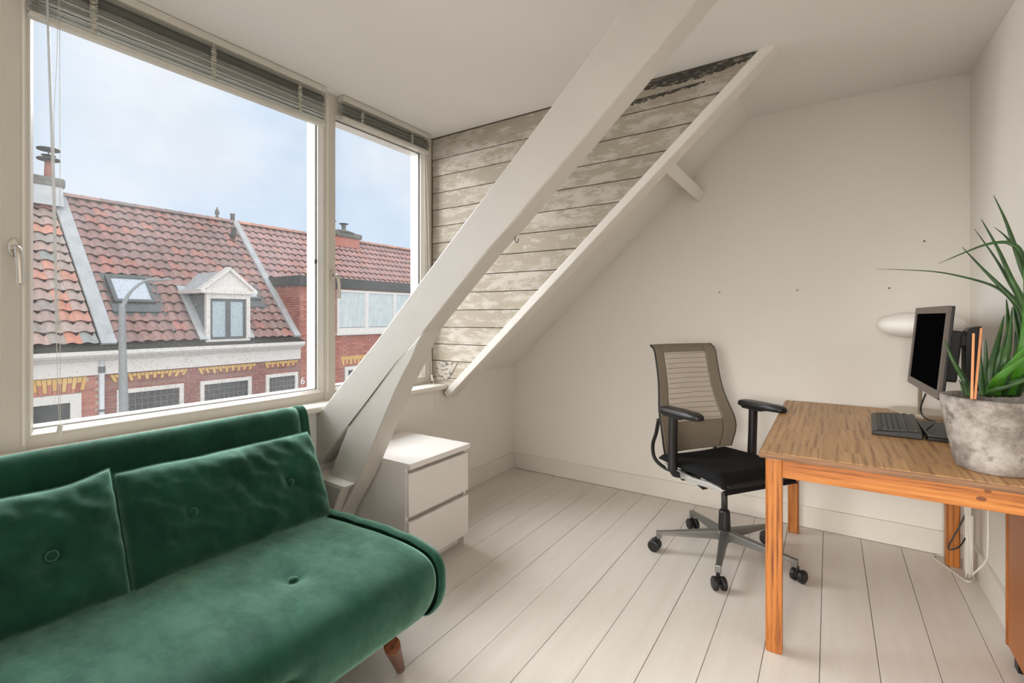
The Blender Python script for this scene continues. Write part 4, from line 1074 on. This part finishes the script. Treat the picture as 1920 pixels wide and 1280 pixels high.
def cornice(house, y0, y1):
    sub_(MB().prism([(XF - .05, .10), (XF + .06, .10), (XF + .06, .36), (XF + .10, .40), (XF + .10, .45), (XF - .05, .45)], 'y', y0, y1), house).build('cornice', m_cornice, house)
    sub_(MB().prism([(XF - .05, .45), (XF + .22, .45), (XF + .26, .50), (XF + .26, .575), (XF - .05, .575)], 'y', y0, y1), house).build('gutter_board', m_cornice, house)
    sub_(MB().prism([(XF - .05, .575), (XF + .24, .575), (XF + .24, .60), (XF + .02, .66), (XF - .05, .70)], 'y', y0, y1), house).build('gutter', m_gutter, house)
def body(house, y0, y1, top, mat):
    # wall with mortar face; roof deck
    sub_(MB().box(XF - 3, XF, y0, y1, -6, top), house).build('wall', mat, house)
    sub_(slab_on_roof(y0, y1, 0, SL, -.08, .0, (0, 0, 0)), house).build('roof_deck', m_roofdeck, house)
    sub_(MB().prism([(XRG, ZRG - .05), (XRG - 3.2, ZE), (XRG - 3.2, ZE - .1), (XRG, ZRG - .15)], 'y', y0, y1), house).build('rear_roof', m_roofdeck, house)

# --- left house
hA = thing('brick_house', 'left brick house with patchy grey and orange roof tiles, cut by the window frame', 'house', (XF, 3.0, 0))
body(hA, -5, 3.5, .64, m_mortar)
roof_tiles(hA, -4.9, 3.46, 16, .02, pick((172, 150, 138), (178, 156, 144), (206, 138, 114), (160, 158, 150), (184, 152, 138), (208, 148, 126), (178, 150, 138), (196, 140, 120), (168, 152, 142)))
ridge(hA, -5, 2.6, pick((176, 140, 126), (160, 140, 130)))
cornice(hA, -5, 3.5)
sub_(bricks(MB(), (XF, -5, -1.4), (0, 1, 0), (0, 0, 1), (1, 0, 0), 7.3, 1.48, lambda u, v: u > 6.95 and v < 1.2), hA).build('brickwork', m_brick, hA)['kind'] = 'stuff'
arch(hA, 2.35, 3.30, -.21, .085, .12, 13)
house_window(hA, 2.0, 3.197, -1.6, -.225, .16, 0, 0)
src = None
row = 0; z = -1.15
while z < .08:
    x = 3.205 - (.11 if row % 2 else 0)
    while x < 3.46:
        a, b = max(3.205, x), min(3.455, x + .21)
        tops = 3.30 - .10 * (.085 - z) / .295
        if z > -.21: a = max(a, tops + .012)
        if b - a > .03:
            if src is None:
                src = MB().box(0, .014, 0, 1, 0, .055).build('brick', m_brick, hA); o = src
            else: o = inst(src, hA)
            o.location = (0, a - 3.0, z); o.scale = (1 + random.uniform(-.2, .2), b - a, 1)
        x += .222
    z += .067; row += 1
ck = sub_(MB().prism([(XRG - .45, 3.9), (XRG - .45, 4.2), (XRG + .42, 4.2), (XRG + .55, 3.75)], 'y', 2.5, 3.62), hA).build('chimney', m_lead, hA)
sub_(MB().box(XRG - .52, XRG + .42, 2.45, 3.68, 4.19, 4.42), hA).build('chimney_cap', m_capstone, ck, bevel=.05, seg=2)
pp0 = on(91, 330, 'x', XRG)
sub_(MB().tube([(XRG, pp0.y, 4.38), (XRG, pp0.y, 4.86)], [.085, .07], 14), hA).build('chimney_pot', m_redpipe, ck, smooth=True)
for zz in (4.89, 4.98, 5.12):
    sub_(MB().lathe([(0, 0), (.21, -.01), (.21, .02), (0, .035)] if zz != 4.98 else [(0, 0), (.13, 0), (.13, .012), (0, .02)], 18, Matrix.Translation((XRG, pp0.y, zz))), hA).build('pot_cowl', m_gutter, ck)
sub_(MB().tube([(XRG, pp0.y, 4.86), (XRG, pp0.y, 5.13)], .012, 6), hA).build('cowl_rod', m_gutter, ck)

# --- middle house
hB = thing('brick_house', 'middle brick house with red-brown tiled roof and white pedimented dormer', 'house', (XF, 5.6, 0))
body(hB, 3.5, 7.78, .64, m_mortard)
sub_(bricks(MB(), (XF, 3.56, -1.4), (0, 1, 0), (0, 0, 1), (1, 0, 0), 4.2, 1.50,
      lambda u, v: any(a - .02 < 3.56 + u < b + .02 and -1.4 + v < c for a, b, c in ((3.75, 4.955, -.235), (5.285, 6.46, -.235), (6.815, 7.71, -.235))) or any(a < 3.56 + u < b and -1.4 + v > -.17 for a, b in ((3.63, 5.06), (5.23, 6.60), (6.79, 7.74)))), hB).build('brickwork', m_brickd, hB)['kind'] = 'stuff'
def dskip(y, s):
    z = ZE + s * math.sin(SA)
    if 5.36 < y < 6.47 and z < 1.95: return True
    if 3.92 < y < 4.72 and 1.38 < z < 2.08: return True
    if 6.3 < y < 7.25 and 1.45 < z < 2.02: return True
    return False
roof_tiles(hB, 3.76, 7.62, 16, .02, pick((156, 118, 108), (164, 124, 114), (152, 120, 112), (180, 122, 108), (156, 126, 118), (168, 130, 120)), dskip)
ridge(hB, 3.7, 7.6, pick((150, 120, 110), (168, 130, 118), (140, 122, 112)))
cornice(hB, 3.5, 7.775)
sub_(slab_on_roof(3.50, 3.76, -.02, SL + .05, .0, .075, (0, 0, 0)), hB).build('lead_gutter', m_lead, hB, bevel=.02)
sub_(slab_on_roof(7.60, 7.78, -.02, SL + .05, .0, .10, (0, 0, 0)), hB).build('lead_gutter', m_lead, hB, bevel=.02)
for a_, b_ in ((3.64, 5.05), (5.245, 6.59), (6.808, 7.72)): arch(hB, a_, b_, -.10, .072, .12, None, m_brickd)
house_window(hB, 3.752, 4.952, -1.3, -.24, .085, 9, 7); house_window(hB, 5.29, 6.456, -1.3, -.24, .085, 9, 7); house_window(hB, 6.822, 7.706, -1.3, -.245, .085, 7, 7)
# downpipe
sub_(MB().tube([(XF + .07, 3.50, .40), (XF + .07, 3.50, -6)], .045, 12), hB).build('downpipe', plain('pale_downpipe', rgb(206, 206, 204), .5, var=.05), hB, smooth=True)
sub_(MB().tube([(XF + .07, 3.50, .14), (XF + .07, 3.50, .26)], .055, 12), hB).build('pipe_collar', m_leadd, hB)
sub_(MB().tube([(XF + .07, 3.50, -.62), (XF + .07, 3.50, -.58)], .053, 12), hB).build('pipe_collar', m_leadd, hB)
# house number
fc = bpy.data.curves.new('number_font', 'FONT'); fc.body = '6'; fc.size = .27; fc.extrude = .004
fo = bpy.data.objects.new('number_tmp', fc); COL.objects.link(fo); bpy.context.view_layer.update()
me = bpy.data.meshes.new_from_object(fo.evaluated_get(bpy.context.evaluated_depsgraph_get())); bpy.data.objects.remove(fo)
no = bpy.data.objects.new('house_number', me); COL.objects.link(no); no.parent = hB; no.location = (.02, 7.79 - 5.6, -.60); no.rotation_euler = (PI / 2, 0, PI / 2); me.materials.clear(); me.materials.append(m_white)
# dormer
XD = XF - .02
dm = sub_(MB().prism([(XD, .60), (XD, 1.74), (-13.05, 1.74), (-12.05, .64)], 'y', 5.45, 6.38), hB).build('dormer', m_leadd, hB)
fr_ = MB()
for a in ((5.41, 6.42, .60, .70), (5.41, 6.42, 1.66, 1.78), (5.41, 5.50, .70, 1.66), (6.33, 6.42, .70, 1.66)): fr_.box(XD - .02, XD + .07, *a)
sub_(fr_, hB).build('dormer_frame', m_cornice, dm)
fr_ = MB()
for a in ((5.50, 6.33, .70, .76), (5.50, 6.33, 1.60, 1.66), (5.50, 5.56, .76, 1.60), (6.27, 6.33, .76, 1.60), (5.86, 5.97, .76, 1.60)): fr_.box(XD - .02, XD + .03, *a)
sub_(fr_, hB).build('casement', m_dframe, dm)
for a in ((5.56, 5.86), (5.97, 6.27)): sub_(MB().box(XD - .01, XD + .01, a[0], a[1], .76, 1.60), hB).build('curtained_pane', m_curt_blue, dm)
sub_(MB().box(-13.25, XD + .14, 5.27, 6.56, 1.78, 1.86), hB).build('dormer_cornice', m_cornice, dm)
sub_(MB().prism([(5.33, 1.86), (6.50, 1.86), (5.92, 2.36)], 'x', XD - .06, XD + .05), hB).build('pediment', m_cornice, dm)
sub_(MB().prism([(5.33, 1.86), (6.50, 1.86), (5.92, 2.34)], 'x', -13.5, XD - .06), hB).build('dormer_roof', m_lead, dm)
for s in (-1, 1):
    a = Vector((0, 5.92, 2.42)); b = Vector((0, 5.92 + s * .66, 1.86))
    dvv = (b - a).normalized(); nn = Vector((0, -dvv.z, dvv.y)); nn = nn if nn.z < 0 else -nn
    pts = [(a.y, a.z), (b.y, b.z), (b.y + nn.y * .06, b.z + nn.z * .06), (a.y, a.z - .085)]
    sub_(MB().prism(pts, 'x', XD - .10, XD + .12), hB).build('raking_moulding', m_cornice, dm)
sub_(slab_on_roof(5.28, 5.45, -.02, 1.72, .05, .085, (0, 0, 0)), hB).build('lead_flashing', m_lead, dm)
sub_(slab_on_roof(6.38, 6.52, -.02, 1.6, .05, .085, (0, 0, 0)), hB).build('lead_flashing', m_lead, dm)
sub_(MB().prism([(XD - .05, .58), (XD + .20, .58), (XD + .16, .62), (XD + .02, .66)], 'y', 5.30, 6.52), hB).build('lead_apron', m_leadd, dm)
# skylights
def skylight(y0, y1, za, zb):
    s0 = (za - ZE) / math.sin(SA); s1 = (zb - ZE) / math.sin(SA); fw = .07
    k = sub_(slab_on_roof(y0, y1, s0, s1, .0, .11, (0, 0, 0)), hB).build('skylight', m_dframe, hB)
    fm = MB()
    for a in ((y0, y1, s0, s0 + fw), (y0, y1, s1 - fw, s1), (y0, y0 + fw, s0 + fw, s1 - fw), (y1 - fw, y1, s0 + fw, s1 - fw)):
        t_ = slab_on_roof(a[0], a[1], a[2], a[3], .10, .145, (0, 0, 0)); fm.add(t_.v, t_.f)
    sub_(fm, hB).build('skylight_frame', m_leadd, k)
    sub_(slab_on_roof(y0 + fw, y1 - fw, s0 + fw, s1 - fw, .10, .118, (0, 0, 0)), hB).build('pane', m_sky_glass, k)
    sub_(slab_on_roof(y0 - .06, y1 + .06, s0 - .24, s0, .05, .075, (0, 0, 0)), hB).build('flashing', m_leadd, k)
    sub_(slab_on_roof(y0 - .16, y1 + .16, s0 - .3, s1 + .16, .01, .03, (0, 0, 0)), hB).build('flashing', m_leadd, k)
skylight(3.93, 4.70, 1.47, 2.06)
skylight(6.45, 7.18, 1.62, 2.0)
# finials and vent
for px, py, hh in ((407, 410, .34), (436, 418, .2)):
    P = on(px, py, 'x', XRG)
    sub_(MB().lathe([(.03, 0), (.05, .03), (.03, .08), (.065, .14), (.05, .22), (.02, .28), (.01, .34)] if hh > .3 else [(.06, 0), (.06, .17), (.075, .18), (.075, .21)], 12, Matrix.Translation((XRG, P.y, ZRG + .08)) @ Matrix.Scale(hh / .34 if hh > .3 else 1, 4)), hB).build('finial', m_capstone, hB, smooth=True)
vs_ = Vector((XF, 7.33, ZE)) + up_s * 3.9
sub_(MB().tube([vs_, vs_ + Vector((.12, 0, .12)), vs_ + Vector((.12, 0, .32))], [.08, .07, .07], 10), hB).build('roof_vent', m_gutter, hB)

# --- right house with flat extension
hC = thing('brick_house', 'right brick house with pinkish tiled roof, black eaves board and long white windows', 'house', (XF, 11.0, 0))
Y0C, Y1C = 7.78, 18.2
sub_(MB().box(XF - 3.2, XF, Y0C, Y1C, -6, 2.10), hC).build('wall', m_mortard, hC)
sub_(slab_on_roof(Y0C - .0, Y1C, 2.2, SL, -.08, 0, (0, 0, 0)), hC).build('roof_deck', m_roofdeck, hC)
sub_(MB().prism([(XF + .10, 2.08), (XF + .10, 2.36), (-13.75, 2.36), (-13.75, 2.08)], 'y', Y0C - .05, Y1C), hC).build('eaves_board', plain('black_eaves', rgb(58, 58, 54), .6, var=.2, scale=6), hC)
sub_(MB().prism([(XRG, ZRG - .05), (XRG - 3.2, ZE), (XRG - 3.2, ZE - .1), (XRG, ZRG - .15)], 'y', Y0C, Y1C), hC).build('rear_roof', m_roofdeck, hC)
roof_tiles(hC, Y0C + .03, Y1C, 8, 2.32, pick((182, 138, 128), (190, 144, 134), (178, 138, 130), (188, 136, 122), (174, 136, 130)))
ridge(hC, Y0C, Y1C, pick((196, 132, 110), (206, 142, 118), (186, 136, 118)))
def cskip(u, v):
    y = 7.80 + u; z = -1.0 + v
    if 9.0 < y < 13.4 and .68 < z < 2.05: return True
    if 9.15 < y < 10.4 and z < .075: return True
    return False
sub_(bricks(MB(), (XF, 7.80, -1.0), (0, 1, 0), (0, 0, 1), (1, 0, 0), 6.2, 3.08, cskip), hC).build('brickwork', m_brick, hC)['kind'] = 'stuff'
sub_(bricks(MB(), (XF, Y0C, .7), (-1, 0, 0), (0, 0, 1), (0, -1, 0), 1.9, 1.38, None), hC).build('side_brickwork', m_brick, hC)['kind'] = 'stuff'
wins = [(8.95, 10.02), (10.02, 11.17), (11.17, 12.2), (12.2, 13.3)]
for a, b in wins:
    w_ = house_window(hC, a, b, .72, 2.03, .07, 0, 0, m_pane_dark, XF, .05)
    g = MB(); n = 60
    g.grid(lambda u, v, a=a, b=b: Vector((XF + .026 + .010 * math.sin(u * 46 + 2 * math.sin(v * 3 + u * 9)), a + .07 + (b - a - .14) * u, .92 + 1.04 * v)), n, 4)
    sub_(g, hC).build('curtain', m_curtain, w_, smooth=True, recalc=False)
    sub_(MB().box(XF - .03, XF + .040, a + .05, b - .05, .79, .905), hC).build('lower_panel', m_cornice, w_)
sub_(MB().box(XF - .02, XF + .10, 8.9, 13.35, .69, .76), hC).build('sill', m_cornice, hC)
arch(hC, 9.10, 10.30, -.235, .062, .1, 16)
house_window(hC, 9.22, 10.32, -1.3, -.25, .11, 6, 6)
P = on(650, 446, 'x', XRG)
ck2 = sub_(MB().box(XRG - .45, XRG + .35, 11.0, 12.1, 3.8, 4.17), hC).build('chimney', m_brick, hC)
sub_(MB().box(XRG - .52, XRG + .42, 10.9, 12.2, 4.14, 4.34), hC).build('chimney_cap', m_capstone, ck2, bevel=.06, seg=2)
sub_(MB().lathe([(.55, 4.33), (.3, 4.43), (0, 4.46)], 16, Matrix.Translation((XRG, 11.5, 0))), hC).build('chimney_flaunching', m_capstone, ck2, smooth=True)
sub_(MB().tube([(XRG, 11.66, 4.4), (XRG, 11.66, 4.58), (XRG, 11.66, 4.6), (XRG, 11.66, 4.66)], [.075, .075, .09, .09], 12), hC).build('chimney_pot', m_capstone, ck2)
sub_(MB().lathe([(0, 4.71), (.17, 4.70), (.17, 4.715), (0, 4.74)], 14, Matrix.Translation((XRG, 11.66, 0))), hC).build('pot_cowl', m_gutter, ck2)
sub_(MB().lathe([(0, 4.74), (.17, 4.73), (.17, 4.745), (0, 4.77)], 14, Matrix.Translation((XRG, 11.12, 0))), hC).build('pot_cowl', m_gutter, ck2)
sub_(MB().tube([(XRG, 11.12, 4.4), (XRG, 11.12, 4.75)], .02, 8), hC).build('chimney_pot', m_capstone, ck2)

# street lamp
XP = -8.0
b0 = on(233, 700, 'x', XP)
sp_ = thing('street_lamp', 'grey curved-arm street lamp post standing before the middle house', 'street lamp', (XP, b0.y, -6))
pth = [Vector((XP, b0.y, -6)), Vector((XP, b0.y, -1)), on(229, 600, 'x', XP), on(232, 572, 'x', XP), on(242, 551, 'x', XP), on(258, 535, 'x', XP), on(274, 526, 'x', XP), on(290, 522, 'x', XP)]
S_ = smooth_path(pth, 5); n = len(S_)
MB().tube([p - sp_.location for p in S_], [.052 if i < 8 else max(.018, .046 - .03 * (i - 8) / 14) for i in range(n)], 12).build('pole', m_pole, sp_, smooth=True)
ha, hb = on(276, 526, 'x', XP), on(325, 523, 'x', XP)
hd = MB(); hd.tube([ha - sp_.location, ha.lerp(hb, .3) - sp_.location, ha.lerp(hb, .8) - sp_.location, hb - sp_.location], [.02, .045, .045, .02], 12, flat=.35)
hd.build('lamp_head', m_pole, sp_, smooth=True)
